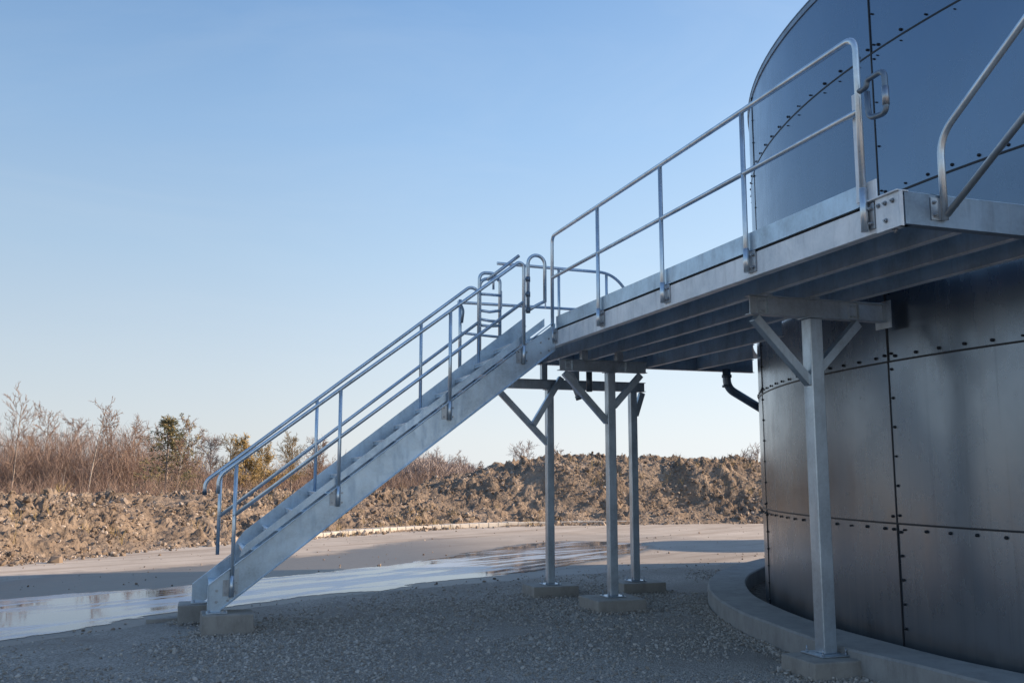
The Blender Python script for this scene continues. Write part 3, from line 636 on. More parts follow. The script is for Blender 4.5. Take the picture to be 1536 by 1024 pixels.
# ------------------------------------------------------------------ stair
SY0, SY1 = 10.25, 11.13; KS = .768
stair = thing('steel_staircase', 'long straight galvanized staircase climbing from the gravel to the walkway', 'staircase', (.2, SY0, 0))
def zb(x): return -.022 + KS*x
def zl(x): return .335 + KS*x
def stringer(y, sgn, name='stringer'):
    far = sgn > 0; zb = lambda x: -.022 + KS*x + (.03+.018*x if far else 0); zl = lambda x: .335 + KS*x + (.03+.018*x if far else 0)
    mb = MB(); x1 = XL-.005; xf = .42; foot = .225; xa = .06 if far else .205; xb = xa+.13
    poly = [(xa, y, foot), (xb, y, foot), (xb, y, max(zb(xb)+.005, foot+.002)), (x1, y, zb(x1)+.005), (x1, y, min(zl(x1), ZD+.06)), (xa, y, zl(xa))]
    mb.prism(poly, (0, .008, 0))
    # flanges, outward
    yo = y - .045 if sgn < 0 else y + .008; yi = yo + .045
    yc = (yo+yi)/2
    mb.bar((xa, yc, zl(xa)-.004), (x1-.05, yc, zl(x1-.05)-.004), .045, .009)
    mb.bar((max(xb,.33), yc, zb(max(xb,.33))+.009), (x1-.02, yc, zb(x1-.02)+.009), .045, .009)
    mb.bar((xa+.0005, yc, foot), (xa+.0005, yc, zl(xa)-.008), .009 if False else .045, .009, up=(1,0,0))
    return mb.build(name, M['galv_stair'], stair, bevel=.0015)
s0 = stringer(SY0, -1); s1 = stringer(SY1, 1)
mb = MB(); mb.prism([(.40, SY0-.001, .33), (.50, SY0-.001, .40), (.50, SY0-.001, .66), (.40, SY0-.001, .59)], (0,-.006,0)); mb.build('splice_plate', M['galv_post'], s0)
for (x, z) in ((.29,.32),(.29,.43),(.44,.52),(.40,.33),(.47,.42),(.43,.63)):
    mb = MB(); mb.bolt((x, SY0, z), (0,-1,0), .010); mb.build('bolt', M['bolt'], s0)
for (x, z) in ((3.80, 3.0), (3.80, 3.12), (3.90, 3.03), (3.90, 3.17)):
    mb = MB(); mb.bolt((x, SY0, z), (0,-1,0), .009); mb.build('bolt', M['bolt'], s0)
def kick(y):
    mb = MB(); xa, xb = .50, XL-.13
    pl = [(xa, y, zl(xa)+.03), (xa+.02, y, zl(xa)+.10), (xa+.06, y, zl(xa+.06)+.115), (xb, y, zl(xb)+.115), (xb, y, zl(xb)+.02)]
    mb.prism(pl, (0,.006,0)); mb.build('kick_plate', M['galv_stair'], stair)
kick(SY0+.035)
# far side has a taller plate whose top line shows above the treads
mb = MB(); mb.prism([(.46, SY1-.02, zl(.46)+.02), (.50, SY1-.02, zl(.5)+.14), (.58, SY1-.02, zl(.58)+.19), (XL-.1, SY1-.02, zl(XL-.1)+.23), (XL-.1, SY1-.02, zl(XL-.1)+.01)], (0,.006,0)); mb.build('kick_plate', M['galv_stair'], stair)
NT = 15
for i in range(NT):
    z = ZD - .19*(i+1) ; x = (z - .425)/KS + .13
    if x < .60: continue
    mb = MB(); ya, yb = SY0+.043, SY1-.024; mb.box((x-.13, ya, z-.006), (x+.13, yb, z)); mb.box((x-.13, ya, z-.035), (x-.124, yb, z-.006)); mb.box((x+.124, ya, z-.035), (x+.13, yb, z-.006))
    mb.box((x-.05, SY0+.009, z-.13), (x+.07, SY0+.033, z-.12))
    t = mb.build('tread', M['galv_stair'], stair)
    mb = MB(); mb.box((x-.135, SY0+.045, z+.0005), (x-.10, SY1-.004, z+.009)); mb.build('nosing', M['galv_beam'], t)
# closing plate at the foot
mb = MB(); mb.box((.215, SY0+.012, .30), (.222, SY1-.004, .47)); mb.box((.222, SY0+.012, .462), (.56, SY1-.004, .47)); mb.box((.225, SY0+.30, .40), (.231, SY1-.004, .455)); mb.build('bottom_plate', M['galv_stair'], stair)
for y in (SY0, SY1):
    ox = 0 if y == SY0 else -.145
    mb = MB(); mb.box((.195+ox, y-.07, .210), (.40+ox, y+.07, .224)); 
    bp = mb.build('base_plate', M['galv_post'], stair, bevel=.002)
    for bx, by in ((.225, -.05), (.375, -.05), (.225, .05)):
        mb = MB(); mb.bolt((bx+ox, y+by, .224), (0,0,1), .010); mb.build('bolt', M['bolt'], bp)
# stair rails
yr = SY0-.03
def rz_(x): return 1.38 + .764*x
mb = MB(); mb.tube(fillet([(.262, yr, 1.40), (.262, yr, rz_(.262)), (3.52, yr, rz_(3.50)), (3.58, yr, rz_(3.5)-.03), (3.58, yr, 2.86)], .11), RT, 14); r0 = mb.build('handrail', M['rail'], stair)
mb = MB(); mb.tube([(.42, yr, rz_(.42)-.528), (3.58, yr, rz_(3.58)-.528)], RT*.95, 12); mb.build('mid_rail', M['rail'], r0)
def ybracket(parent, x, y, z0):
    mb = MB(); mb.box((x-.085, y-.010, z0), (x+.03, y-.002, z0+.16)); mb.bar((x, y-.03, z0+.08), (x, y-.01, z0+.08), .16, .006, up=(1,0,0))
    for zz in (.03, .13): mb.bolt((x-.055, y-.010, z0+zz), (0,-1,0), .010); mb.bolt((x+.045, y-.0, z0+zz), (0,-1,0), .008)
    mb.build('bracket', M['bolt'], parent)
for x, zb_ in ((.432,.375),(1.485,1.27),(2.70,2.205),(3.58,2.87)):
    if x < 3.5:
        mb = MB(); mb.tube([(x, yr, zb_), (x, yr, rz_(x)-.012)], RT*.95, 12); mb.build('post', M['rail'], r0)
    mb = MB(); mb.tube([(x, yr, zb_-.01), (x, yr, zb_+.2)], RT*1.1, 12); mb.build('sleeve', M['rail'], r0)
    ybracket(r0, x, SY0, zb_+.0)
yr = SY1-.01
def rf(x): return 1.425 + .780*x
mb = MB(); mb.tube(fillet([(.142, yr, 1.37), (.142, yr, rf(.142)-.02), (3.19, yr, rf(3.19)), (3.30, yr, rf(3.19)-.05), (3.30, yr, 2.9)], .11), RT, 14); r1 = mb.build('handrail', M['rail'], stair)
mb = MB(); mb.tube([(.30, yr, rf(.3)-.53), (3.30, yr, rf(3.30)-.53)], RT*.95, 12); mb.build('mid_rail', M['rail'], r1)
mb = MB(); mb.tube([(.142, yr, 1.375), (.142, yr, 1.41)], RT*1.25, 12); mb.build('end_cap', M['dark_metal'], r1)
for x, zb_ in ((.305,.72),(1.345,1.4),(2.57,2.35)):
    mb = MB(); mb.tube([(x, yr, zb_), (x, yr, rf(x)-.012)], RT*.95, 12); mb.build('post', M['rail'], r1)
# upper parallel grab rail beside the stair head
mb = MB(); mb.tube([(3.42, SY1+.02, 4.02), (3.84, SY1+.02, 4.36)], RT*1.05, 12); mb.tube([(3.50, SY1+.02, 4.08),(3.50, SY1+.02, 3.9)], RT*.7, 8); mb.build('grab_rail', M['rail'], r1)

# ladder frame behind the stair head
lad = thing('ladder_hoops', 'short galvanized ladder frame with rounded stile tops behind the stair head', 'ladder', (3.45, 11.3, 3.0))
yl = 11.30
for xa, xb in ((3.36, 3.60),):
    mb = MB(); mb.tube(fillet([(xa, yl, 2.95), (xa, yl, 4.14), (xb-.04, yl, 4.14), (xb+.02, yl+.0, 4.05)], .10), RT*1.05, 12); st_ = mb.build('stile', M['rail'], lad)
    mb = MB(); mb.tube(fillet([(xa+.03, yl+.08, 2.95), (xa+.03, yl+.08, 4.06), (xb+.06, yl+.08, 4.12), (xb+.06, yl+.08, 3.0)], .09), RT*1.05, 12); mb.build('stile', M['rail'], lad)
    for z, dz in ((3.87, .0), (3.66, .015), (3.55, -.02), (3.47, .01)):
        mb = MB(); mb.tube([(xa, yl+.04, z), ((xa+xb)/2+.03, yl+.04, z-abs(dz)), (xb+.06, yl+.06, z+dz)], RT*.9, 10); mb.build('rung', M['rail'], lad)
mb = MB(); mb.box((xb+.075, yl+.06, 3.7), (xb+.085, yl+.1, 3.93)); mb.build('flat_bar', M['galv_beam'], lad)
# inverted U gate between stair head and walkway corner
gt = thing('safety_gate', 'slim inverted U safety gate closing the head of the staircase', 'gate', (3.63, SY0, 3.4))
mb = MB(); rr = .105; c = (3.745, SY0-.01, 4.05)
mb.tube([(3.64, SY0-.01, 3.46)] + [(p.x, p.y, p.z) for p in arc(c, rr, math.pi, 0, 14, (1,0,0), (0,0,1))] + [(3.85, SY0-.01, 3.60)], RT, 12); mb.build('hoop', M['rail'], gt)
mb = MB(); mb.tube(fillet([(3.66, SY0-.01, 3.50), (3.75, SY0-.01, 3.56), (3.85, SY0-.01, 3.61)], .05), RT*.9, 10); mb.build('lower_bar', M['rail'], gt)
mb = MB(); 
for z in (3.49, 3.68, 3.86): mb.tube([(3.585, SY0-.02, z), (3.64, SY0-.01, z)], .011, 8); mb.tube([(3.64, SY0-.01, z-.03), (3.64, SY0-.01, z+.03)], RT*1.25, 12)
mb.build('hinge', M['galv_dark'], gt)
mb = MB(); mb.box((3.842, SY0-.03, 3.52), (3.858, SY0-.022, 3.85)); mb.build('flat_bar', M['galv_beam'], gt)

# ------------------------------------------------------------------ trestles
def rpost(mb, x, y, z0, z1, w): mb.box((x-w/2, y-w/2, z0), (x+w/2, y+w/2, z1))
def crossbeam(y, xa, xb, z0, h, w, parent, mat):
    mb = MB(); mb.box((xa, y-.004, z0+.009), (xb, y+.004, z0+h-.009)); mb.box((xa-.02, y-w/2, z0), (xb, y+w/2, z0+.009)); mb.box((xa-.02, y-w/2, z0+h-.009), (xb, y+w/2, z0+h))
    b = mb.build('cross_beam', mat, parent, bevel=.002)
    for x in (xa+.16, xb-.28):   # stiffeners with bolts
        mb = MB(); mb.box((x-.09, y-.012, z0+.012), (x+.0, y-.004, z0+h-.012)); mb.box((x-.004, y-w/2+.004, z0+.009), (x+.004, y-.012, z0+h-.009))
        for bz in (.035, h-.04):
            for bx in (-.03, -.065): mb.bolt((x+bx, y-.012, z0+bz), (0,-1,0), .010)
        mb.build('stiffener', M['galv_post'], b)
    return b
def baseplate(x, y, z, parent, s=.13):
    mb = MB(); mb.box((x-s, y-s, z), (x+s, y+s, z+.012)); bp = mb.build('base_plate', M['galv_post'], parent, bevel=.002)
    for sx in (-1,1):
        for sy in (-1,1):
            mb = MB(); mb.bolt((x+sx*s*.75, y+sy*s*.75, z+.012), (0,0,1), .012, .012); mb.tube([(x+sx*s*.75, y+sy*s*.75, z+.012), (x+sx*s*.75, y+sy*s*.75, z+.06)], .006, 8); mb.build('anchor_bolt', M['bolt'], bp)
def trestle(label, px, y, z0, zb0, zt, w, xa, xb, bh, braces, bw=.09):
    t = thing('support_trestle', label, 'trestle', (px[0], y, z0), 'trestles carrying the walkway')
    for x in px:
        mb = MB(); rpost(mb, x, y, z0+.012, zb0-.008, w); mb.build('post', M['galv_post'], t, bevel=.008, seg=2)
        mb = MB(); mb.box((x-w*.75, y-w*.6, zb0-.008), (x+w*.75, y+w*.6, zb0-.0005)); mb.build('cap_plate', M['galv_post'], t)
        baseplate(x, y, z0, t, w*1.15)
    crossbeam(y, xa, xb, zb0, bh, bw, t, M['galv_post'])
    for i, (x0, zz0, x1, zz1, dy) in enumerate(braces):
        mb = MB(); mb.bar((x0, y+dy, zz0), (x1, y+dy, zz1), .075, .075, up=(0,1,0)); mb.build('brace', M['galv_post'], t, bevel=.004)
    # packing pieces between cross beam and joists
    return t
Z0 = .15
tn = trestle('nearest single post trestle in front of the tank with a Y brace', (4.955,), 6.72, Z0, 2.915, 3.09, .125, 4.35, 5.70, .165, [(4.39, 2.89, 4.91, 2.36, 0), (5.42, 2.89, 5.0, 2.48, 0)])
for x in (4.50, 4.97):
    mb = MB(); mb.box((x-.05, 6.68, 3.081), (x+.05, 6.76, 3.094)); mb.build('packing_plate', M['galv_post'], tn)
mb = MB(); mb.box((5.70, 6.62, 2.86), (5.708, 6.82, 3.10)); mb.build('end_plate', M['galv_post'], tn)
tm = trestle('middle single post trestle with the Y brace, between the two far posts', (4.845,), 10.62, Z0, 2.845, 3.09, .105, 4.18, 5.34, .14, [(4.24, 2.82, 4.80, 2.23, 0), (5.26, 2.82, 4.885, 2.42, 0)])
for x in (4.50, 4.97):
    mb = MB(); mb.box((x-.04, 10.58, 2.986), (x+.04, 10.66, 3.094)); mb.build('packing_plate', M['galv_post'], tm)
tf = trestle('rear two post trestle under the far end of the walkway', (4.58, 5.83), 12.03, Z0, 2.745, 3.09, .10, 3.90, 6.02, .13, [(3.84, 2.72, 4.55, 2.01, 0), (4.72, 2.90, 4.31, 2.25, -.095), (5.98, 2.73, 5.87, 2.41, 0)])
for x in (4.50, 4.97):
    mb = MB(); mb.box((x-.04, 11.99, 2.877), (x+.04, 12.07, 3.094)); mb.build('packing_plate', M['galv_post'], tf)
# footings
FTS = []
def footing(x0, x1, y0, y1, z, label, seed):
    FTS.append((x0, x1, y0, y1))
    mb = MB(); rnd = random.Random(seed); n = 5
    mb.box((x0,y0,-.02), (x1,y1,z)); mb.v = [(x+rnd.uniform(-.011,.011), y+rnd.uniform(-.008,.008), zz+(rnd.uniform(-.004,.002) if zz > 0 else 0)) for x, y, zz in mb.v]
    o = mb.build('concrete_footing', M['concrete'], bevel=.012, seg=2); tag(o, label, 'footing', 'concrete footings under the posts and stair')
footing(4.64, 5.11, 6.44, 6.90, .148, 'square concrete footing under the nearest post beside the ring wall', 1)
footing(4.50, 5.13, 10.28, 10.88, .148, 'broad concrete footing under the middle post on the gravel', 2)
footing(4.27, 4.90, 11.80, 12.30, .148, 'concrete footing under the left rear post', 3)
footing(5.54, 6.18, 11.80, 12.30, .148, 'concrete footing under the right rear post', 4)
footing(.15, .66, 10.12, 10.50, .209, 'oblong concrete block under the near side of the stair foot', 5)
footing(-.08, .32, 10.98, 11.35, .209, 'concrete block under the far side of the stair foot', 6)
mb = MB(); mb.box((-.40, 11.22, -.02), (-.05, 11.42, .05)); o = mb.build('concrete_slab', M['concrete'], bevel=.01); tag(o, 'thin concrete slab half buried in gravel left of the stair foot', 'slab')

# pipes
pp = thing('drain_pipe', 'black drain pipe elbowing down from the walkway into the tank side', 'pipe', (7.4, 11.9, 2.8))
mb = MB(); mb.tube(fillet([(7.28, 11.9, 3.10), (7.28, 11.9, 2.83), (7.92, 11.9, 2.50)], .13, 8), .06, 16); mb.build('elbow_pipe', M['fascia'], pp)
mb = MB(); mb.tube([(7.28, 11.9, 2.98), (7.28, 11.9, 3.02)], .072, 16); mb.build('coupling', M['galv_dark'], pp); mb = MB(); mb.tube([(7.28, 11.9, 2.84), (7.28, 11.9, 2.87)], .070, 16); mb.build('coupling', M['galv_dark'], pp)
pp = thing('drain_pipe', 'short shiny drain spout hanging behind the middle trestle', 'pipe', (4.6, 11.3, 2.8))
mb = MB(); mb.tube([(4.56, 11.3, 2.98), (4.72, 11.3, 2.60)], .05, 16); mb.build('spout', M['galv_beam'], pp)
mb = MB(); mb.tube([(4.715, 11.3, 2.61), (4.735, 11.3, 2.56)], .058, 16); mb.tube([(4.86, 11.3, 2.93), (4.86, 11.3, 2.66)], .04, 12); mb.build('end_cap', M['rubber'], pp)

# ------------------------------------------------------------------ loose gravel
f_, pit, yaw = 1414.7, PIT, YAW
def gz(px, py):
    a = (px-768)/f_; b = (512-py)/f_; fw = np.cos(pit)-b*np.sin(pit); z = np.sin(pit)+b*np.cos(pit)
    x = a*np.cos(yaw)+fw*np.sin(yaw); y = -a*np.sin(yaw)+fw*np.cos(yaw); t = -HC/z; return x*t, y*t
n = 250000; rad = 3.6 + 13*RNG.uniform(0, 1, n)**1.25; th = RNG.uniform(-.62, .60, n) + YAW
X = np.sin(th)*rad; Y = np.cos(th)*rad
gp = np.array(GE); gy = np.interp(X, gp[:, 0], gp[:, 1])
patch = np.array([mnoise.fractal(Vector((x*.5, y*.5, 4)), 1, 2, 3) for x, y in zip(X, Y)])
dt = np.hypot(X-TC.x, Y-TC.y)
edge = (gy - Y)
keep = (edge > 0) & (dt > RO+.01) & (patch + RNG.uniform(-.28, .36, n) > -.05) & (RNG.uniform(0, 1, n) < np.clip(edge/1.6, .06, 1))
X, Y, rad = X[keep], Y[keep], rad[keep]
S = (RNG.gamma(1.3, .0027, len(X)) + .0036)*np.clip(rad/7, .75, 1.5); S = np.minimum(S, .022); Z = .006+S*.25
# stones banked against the footings and the ring wall
bx, by, bz, bs = [], [], [], []
for x0, x1, y0, y1 in FTS:
    for k in range(420):
        sd_ = random.randrange(4); t = random.random(); o_ = abs(random.gauss(0, .06)); 
        px_, py_ = [(x0-o_, y0+(y1-y0)*t), (x1+o_, y0+(y1-y0)*t), (x0+(x1-x0)*t, y0-o_), (x0+(x1-x0)*t, y1+o_)][sd_]
        ss = min(.02, random.gammavariate(1.6, .0035)+.005); bx.append(px_); by.append(py_); bs.append(ss); bz.append(.004+ss*.4+max(0, .022*(1-o_/.09))*random.random())
for k in range(9000):
    a = random.uniform(R_(150), R_(215)); o_ = abs(random.gauss(0, .09)); P_ = cyl(a, RO+.012+o_, 0); ss = min(.022, random.gammavariate(1.6, .0036)+.005)
    bx.append(P_[0]); by.append(P_[1]); bs.append(ss); bz.append(.004+ss*.4+max(0, .028*(1-o_/.12))*random.random()*(.4+mnoise.noise(Vector((a*14, 0, 0)))))
X = np.concatenate([X, bx]); Y = np.concatenate([Y, by]); Z = np.concatenate([Z, bz]); S = np.concatenate([S, bs])
o = scatter('loose_gravel', np.stack([X, Y, Z], -1), S, M['stone'], .7); tag(o, 'grey crushed stone covering the shaded yard', 'gravel', kind='stuff')

n = 9000; rad = RNG.uniform(9, 30, n); th = RNG.uniform(-.58, .35, n) + YAW; X = np.sin(th)*rad; Y = np.cos(th)*rad
gy = np.interp(X, gp[:, 0], gp[:, 1]); fp = np.array(FOOT); fy = np.interp(X, fp[:, 0], fp[:, 1]); dp = sdist(X, Y, PU)
pr_ = np.exp(-(Y-gy)/.7) + np.exp(-(fy-Y)/.5) + .10; keep = (Y > gy) & (Y < fy-.05) & (dp < -.12) & (RNG.uniform(0, 1, n) < pr_)
X, Y = X[keep], Y[keep]; S = np.minimum(RNG.gamma(1.2, .005, len(X)) + .006, .035)
o = scatter('road_grit', np.stack([X, Y, S*.3], -1), S, M['clod'], .6); tag(o, 'scattered grit and pebbles lying on the dusty paving', 'grit', kind='stuff')

# ------------------------------------------------------------------ trees
def bark(name, a, b_):
    m, nt, p = newmat(name); g_ = nt.nodes.new('ShaderNodeNewGeometry'); c = ramp(nt, mth(nt, 'MULTIPLY_ADD', noise(nt, geo_pos(nt, (3,3,1)), 6, 4), .4, mth(nt, 'MULTIPLY', g_.outputs['Random Per Island'], .6)), [(.2, a), (.75, b_)]); nt.links.new(c, p.inputs['Base Color']); p.inputs['Roughness'].default_value = .9; return m
M['bark'] = bark('grey_bark', (.20,.16,.135), (.34,.28,.24)); M['twig'] = bark('brown_twig', (.18,.11,.085), (.42,.31,.245)); M['birch'] = bark('pale_bark', (.34,.28,.23), (.52,.45,.38))
M['ytwig'] = bark('yellow_twig', (.23,.165,.08), (.38,.29,.15)); M['haze'] = bark('far_twig', (.34,.28,.25), (.46,.39,.36))  # far twigs get paler colours that stand for air haze
def leafm(name, a, b_):
    m, nt, p = newmat(name); g_ = nt.nodes.new('ShaderNodeNewGeometry'); c = ramp(nt, g_.outputs['Random Per Island'], [(0, a), (1, b_)]); nt.links.new(c, p.inputs['Base Color']); p.inputs['Roughness'].default_value = .8; return m
M['needle'] = leafm('brown_green_needles', (.06,.075,.035), (.24,.185,.085)); M['yleaf'] = leafm('yellow_leaves', (.22,.15,.05), (.42,.30,.12)); M['dneedle'] = leafm('dark_needles', (.05,.06,.055), (.10,.11,.09))
def bez(p, d, L_, n, rnd, curl, up):
    pts = [Vector(p)]; d = Vector(d).normalized()
    for i in range(n):
        d = (d + Vector((rnd.gauss(0, curl), rnd.gauss(0, curl), rnd.gauss(0, curl)*.6 + up))).normalized(); pts.append(pts[-1] + d*(L_/n))
    return pts, d
def grow(tr, cr, p, d, L_, r, lvl, rnd, P, maxl):
    n = 6 if lvl == 0 else 4 if lvl < 3 else 2
    pts, dd = bez(p, d, L_, n, rnd, P['curl']*(1 if lvl else .22), P['up'])
    (tr if lvl == 0 else cr).tube(pts, r, 6 if lvl == 0 else 4 if lvl == 1 else 3, max(r*.3, P.get('rm', .007)), caps=False)
    if lvl >= maxl: return pts
    k = P['n'][lvl]
    for i in range(k):
        t = P['start'] + (1-P['start'])*(i+rnd.random())/k if lvl == 0 else .15+.85*(i+rnd.random())/k
        s = min(n-1e-3, t*n); j = int(s); q = pts[j].lerp(pts[j+1], s-j); ax = (pts[j+1]-pts[j]).normalized()
        side = ax.orthogonal().normalized(); side.rotate(Matrix.Rotation(rnd.uniform(0, 2*math.pi), 3, ax))
        an = P['ang']*rnd.uniform(.7, 1.25); nd = ax*math.cos(an) + side*math.sin(an)
        ll = L_*P['len']*rnd.uniform(.6, 1.1)*((1-t*.55) if lvl == 0 else 1)
        grow(tr, cr, q, nd, ll, max(r*.34*(1-.35*t), P.get('rm', .007)*1.3), lvl+1, rnd, P, maxl)
    return pts
def groundpt(px, D):
    a = (px-768)/f_; fw = D; r = a*D*1.0
    return Vector((r*math.cos(YAW)+fw*math.sin(YAW), -r*math.sin(YAW)+fw*math.cos(YAW), 0))
def height(py, D): return HC + D*math.tan(math.atan((512-py)/f_) + PIT)
DEF = dict(curl=.12, up=.05, n=(18, 8, 6, 4), start=.22, ang=.62, len=.46)
def bare_tree(px, top, D, seed, label, tm='bark', cm='twig', r=.07, P=None, maxl=3, lean=0, cat='tree', name='bare_tree', leaf=None, group='bare trees beyond the earth bank'):
    rnd = random.Random(seed); PP = dict(DEF); PP.update(P or {}); PP['rm'] = .00013*D; b = groundpt(px, D); h = height(top, D)
    t = thing(name, label, cat, b, group); tr = MB(); cr = MB()
    pts = grow(tr, cr, b, Vector((lean*math.cos(YAW), -lean*math.sin(YAW), 1)), h*.98, r*.62, 0, rnd, PP, maxl)
    tr.build('trunk', M[tm], t); cr.build('crown', M[cm], t)
    if leaf:
        lf = MB(); vv = cr.v
        for i in range(leaf[1]):
            c = Vector(vv[rnd.randrange(len(vv))]) + Vector((rnd.gauss(0,.05), rnd.gauss(0,.05), rnd.gauss(0,.05))); s = rnd.uniform(.03, .07)*leaf[2]
            a = Vector((rnd.gauss(0,1), rnd.gauss(0,1), rnd.gauss(0,1))).normalized(); b_ = a.orthogonal().normalized()
            lf.add([c-a*s, c+b_*s*.5, c+a*s, c-b_*s*.5], [(0,1,2,3)])
        lf.build('leaves', M[leaf[0]], t)
    return t
tall = dict(n=(26, 8, 6, 4), ang=.68, len=.40, start=.22, up=.06, curl=.15)
bush = dict(n=(24, 9, 6, 4), ang=.78, len=.50, start=.1, up=.05, curl=.16)
fine = 1
farp = dict(bush, n=(12,6,5,4), ang=.75, start=.2, len=.62, curl=.14)
bare_tree(22, 603, 42, 1, 'tall slender bare tree at the far left edge', r=.075, P=dict(tall, n=(20,8,6,4)), lean=.08)
bare_tree(64, 618, 46, 2, 'thin forked bare tree, second tall one from the left edge', r=.07, P=dict(tall, n=(20,8,6,4)), lean=.05)
bare_tree(138, 612, 38, 3, 'pale barked birch standing out before the brown thicket', tm='birch', r=.06, P=dict(tall, n=(16,6,4,3)), lean=.05)
bare_tree(101, 698, 30, 4, 'tiny pale sapling on top of the earth bank', tm='birch', cm='bark', r=.02, P=dict(n=(6,3,2,1), ang=.6, len=.3), maxl=2)
bare_tree(172, 624, 48, 5, 'wispy bare tree between the birch and the evergreen', r=.06, P=tall)
bare_tree(205, 640, 46, 6, 'spreading brown bare tree just left of the evergreen', r=.07, P=bush)
bare_tree(116, 640, 52, 7, 'round topped bare tree behind the pale birch', r=.07, P=bush)
bare_tree(40, 655, 50, 8, 'bushy bare tree low in the thicket at the left edge', r=.07, P=bush)
bare_tree(285, 636, 42, 9, 'bare tree with twiggy crown just right of the evergreen', r=.05, P=tall, leaf=('needle', 500, 1))
bare_tree(322, 662, 60, 10, 'open bare tree above the foot of the stair rail', r=.08, P=dict(bush, start=.3), cm='haze')
bare_tree(352, 664, 60, 11, 'bare tree with a few yellow leaves left of the yellow willow', r=.08, P=dict(bush, start=.25), cm='ytwig')
bare_tree(376, 668, 50, 12, 'yellow leaved willow seen through the stair rails', cm='ytwig', r=.07, P=bush, leaf=('yleaf', 2600, 1.1), name='yellow_willow')
bare_tree(402, 678, 55, 13, 'small tree with thin yellow foliage behind the stair', cm='ytwig', r=.06, P=bush, leaf=('yleaf', 1400, 1))
bare_tree(440, 662, 58, 14, 'broad bare tree behind the lower stair posts', r=.09, P=dict(bush, start=.2), cm='ytwig')
bare_tree(482, 668, 60, 15, 'bare tree behind the second stair post', r=.08, P=bush)
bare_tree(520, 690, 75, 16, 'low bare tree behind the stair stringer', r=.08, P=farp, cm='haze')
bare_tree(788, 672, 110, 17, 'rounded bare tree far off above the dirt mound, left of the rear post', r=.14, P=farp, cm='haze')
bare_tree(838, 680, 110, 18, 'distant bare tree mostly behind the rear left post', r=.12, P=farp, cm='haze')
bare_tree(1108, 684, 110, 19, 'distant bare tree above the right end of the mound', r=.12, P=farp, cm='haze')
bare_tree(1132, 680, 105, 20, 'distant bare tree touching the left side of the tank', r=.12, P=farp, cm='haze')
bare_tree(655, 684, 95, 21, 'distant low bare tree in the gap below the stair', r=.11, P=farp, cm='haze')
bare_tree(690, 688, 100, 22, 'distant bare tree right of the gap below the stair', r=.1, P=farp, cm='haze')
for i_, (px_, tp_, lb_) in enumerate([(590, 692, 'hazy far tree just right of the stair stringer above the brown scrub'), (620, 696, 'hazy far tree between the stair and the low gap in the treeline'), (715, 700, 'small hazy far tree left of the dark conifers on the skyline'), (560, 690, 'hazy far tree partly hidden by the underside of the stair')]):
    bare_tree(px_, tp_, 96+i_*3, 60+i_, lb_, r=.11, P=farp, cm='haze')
bare_tree(232, 655, 50, 23, 'grey bare tree directly behind the evergreen', r=.06, P=bush)
bare_tree(268, 668, 36, 24, 'thin bare tree before the evergreen', r=.045, tm='birch', P=tall)
def conifer(px, top, D, seed, label, mat, wd, count, dens=1):
    rnd = random.Random(seed); b = groundpt(px, D); h = height(top, D); t = thing('evergreen_tree', label, 'tree', b)
    tr = MB(); tr.tube([b, b+Vector((.03,0,h*.5)), b+Vector((0,.02,h))], .09, 6, .01, caps=False); tr.build('trunk', M['bark'], t)
    br = MB(); cr = MB()
    for i in range(count):
        u = rnd.random()**.8; z = h*(.12 + .86*u); L_ = wd*(1-u)**.75*rnd.uniform(.45, 1.1) + .12; an = rnd.uniform(0, 2*math.pi)
        tip = b + Vector((math.cos(an)*L_, math.sin(an)*L_, z + L_*rnd.uniform(-.25, .35))); o_ = b + Vector((0,0,z))
        br.tube([o_, tip], .014, 3, .004, caps=False)
        for k in range(int(14*dens)):
            q = o_.lerp(tip, rnd.uniform(.25, 1.05)) + Vector((rnd.gauss(0,.07), rnd.gauss(0,.07), rnd.gauss(0,.07)-.03)); s = rnd.uniform(.05, .12)
            a = ((tip-o_).normalized() + Vector((rnd.gauss(0,.5), rnd.gauss(0,.5), rnd.gauss(0,.5)))).normalized(); c = a.orthogonal().normalized()
            cr.add([q-a*s, q+c*s*.28, q+a*s, q-c*s*.28], [(0,1,2,3)])
    br.build('branches', M['bark'], t); cr.build('crown', M[mat], t)
conifer(254, 622, 40, 31, 'ragged olive brown evergreen, pointed and tallest of the left treeline', 'needle', 1.7, 150, 1.3)
conifer(742, 694, 120, 32, 'dark distant conifer on the skyline left of the mound', 'dneedle', 1.6, 90, .8)
conifer(765, 690, 122, 33, 'second dark distant conifer beside the rounded bare tree', 'dneedle', 1.8, 90, .8)
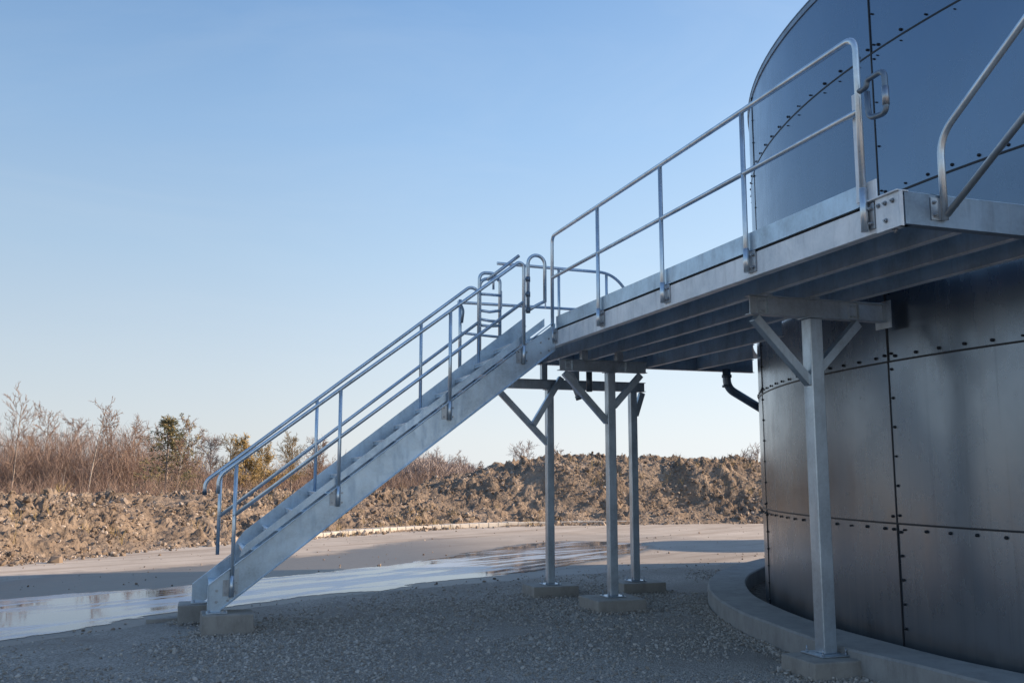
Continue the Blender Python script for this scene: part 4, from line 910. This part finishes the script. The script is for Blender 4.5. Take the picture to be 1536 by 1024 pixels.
# thicket: fine twigs that read as one mass
def thicket(name, label, segs, mat, seed, count, tw):
    rnd = random.Random(seed); rn = np.random.default_rng(seed); Vs = []; Fs = []; nv = 0
    pts = np.array(segs, float)  # px, top py, D
    tot = pts[-1, 0]-pts[0, 0]
    for i in range(count):
        px = pts[0, 0] + rnd.random()*tot; top = np.interp(px, pts[:, 0], pts[:, 1]); D = np.interp(px, pts[:, 0], pts[:, 2])*rnd.uniform(.94, 1.14)
        top += 14*mnoise.noise(Vector((px*.03, 3.3, seed))) + 6*mnoise.noise(Vector((px*.11, 1.3, seed)))
        b = groundpt(px, D); H = max(.6, height(top, D))*rnd.uniform(.55, 1.04)
        p = Vector((b.x, b.y, 0)); d = Vector((rnd.gauss(0,.26), rnd.gauss(0,.26), 1)); stem = [p]
        for k in range(5): d = (d + Vector((rnd.gauss(0,.10), rnd.gauss(0,.10), 0))).normalized(); stem.append(stem[-1] + d*H/5)
        lines = [(stem, tw)]
        for k in range(15):
            j = rnd.randrange(1, 5); q = stem[j].lerp(stem[j+1], rnd.random()) if j < 5 else stem[j]
            bd = Vector((rnd.gauss(0,.75), rnd.gauss(0,.75), 1)).normalized(); l = H*rnd.uniform(.12, .36); q2 = q + bd*l*.5; q3 = q2 + (bd+Vector((rnd.gauss(0,.3), rnd.gauss(0,.3), .15))).normalized()*l*.5
            lines.append(([q, q2, q3], tw*.55))
        for ln, w_ in lines:
            an = rnd.uniform(0, math.pi); sdv = Vector((math.cos(an), math.sin(an), 0)); m = len(ln)
            for k, q in enumerate(ln):
                ww = w_*(1-.75*k/(m-1)); Vs.append(q - sdv*ww); Vs.append(q + sdv*ww)
            for k in range(m-1): Fs.append((nv+2*k, nv+2*k+1, nv+2*k+3, nv+2*k+2))
            nv += 2*m
    o = arr_mesh(name, np.array([tuple(v) for v in Vs]), np.array(Fs), M[mat]); tag(o, label, 'thicket', kind='stuff')
thicket('bare_thicket', 'dense reddish brown leafless thicket behind the earth bank at the left', [(-260,640,50),(-60,650,46),(60,655,46),(180,652,46),(225,668,46),(300,690,48),(330,705,60),(400,700,62),(470,690,66),(520,698,70)], 'twig', 41, 5800, .0105)
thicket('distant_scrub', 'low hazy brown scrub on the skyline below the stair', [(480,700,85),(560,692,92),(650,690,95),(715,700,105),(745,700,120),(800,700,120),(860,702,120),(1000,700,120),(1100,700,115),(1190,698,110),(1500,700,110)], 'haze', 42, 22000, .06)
thicket('dry_brush', 'dry reddish weeds along the back of the earth bank', [(-200,728,33),(0,722,32),(160,716,31),(300,718,33),(420,716,36),(560,712,40),(720,708,42)], 'twig', 43, 2600, .008)
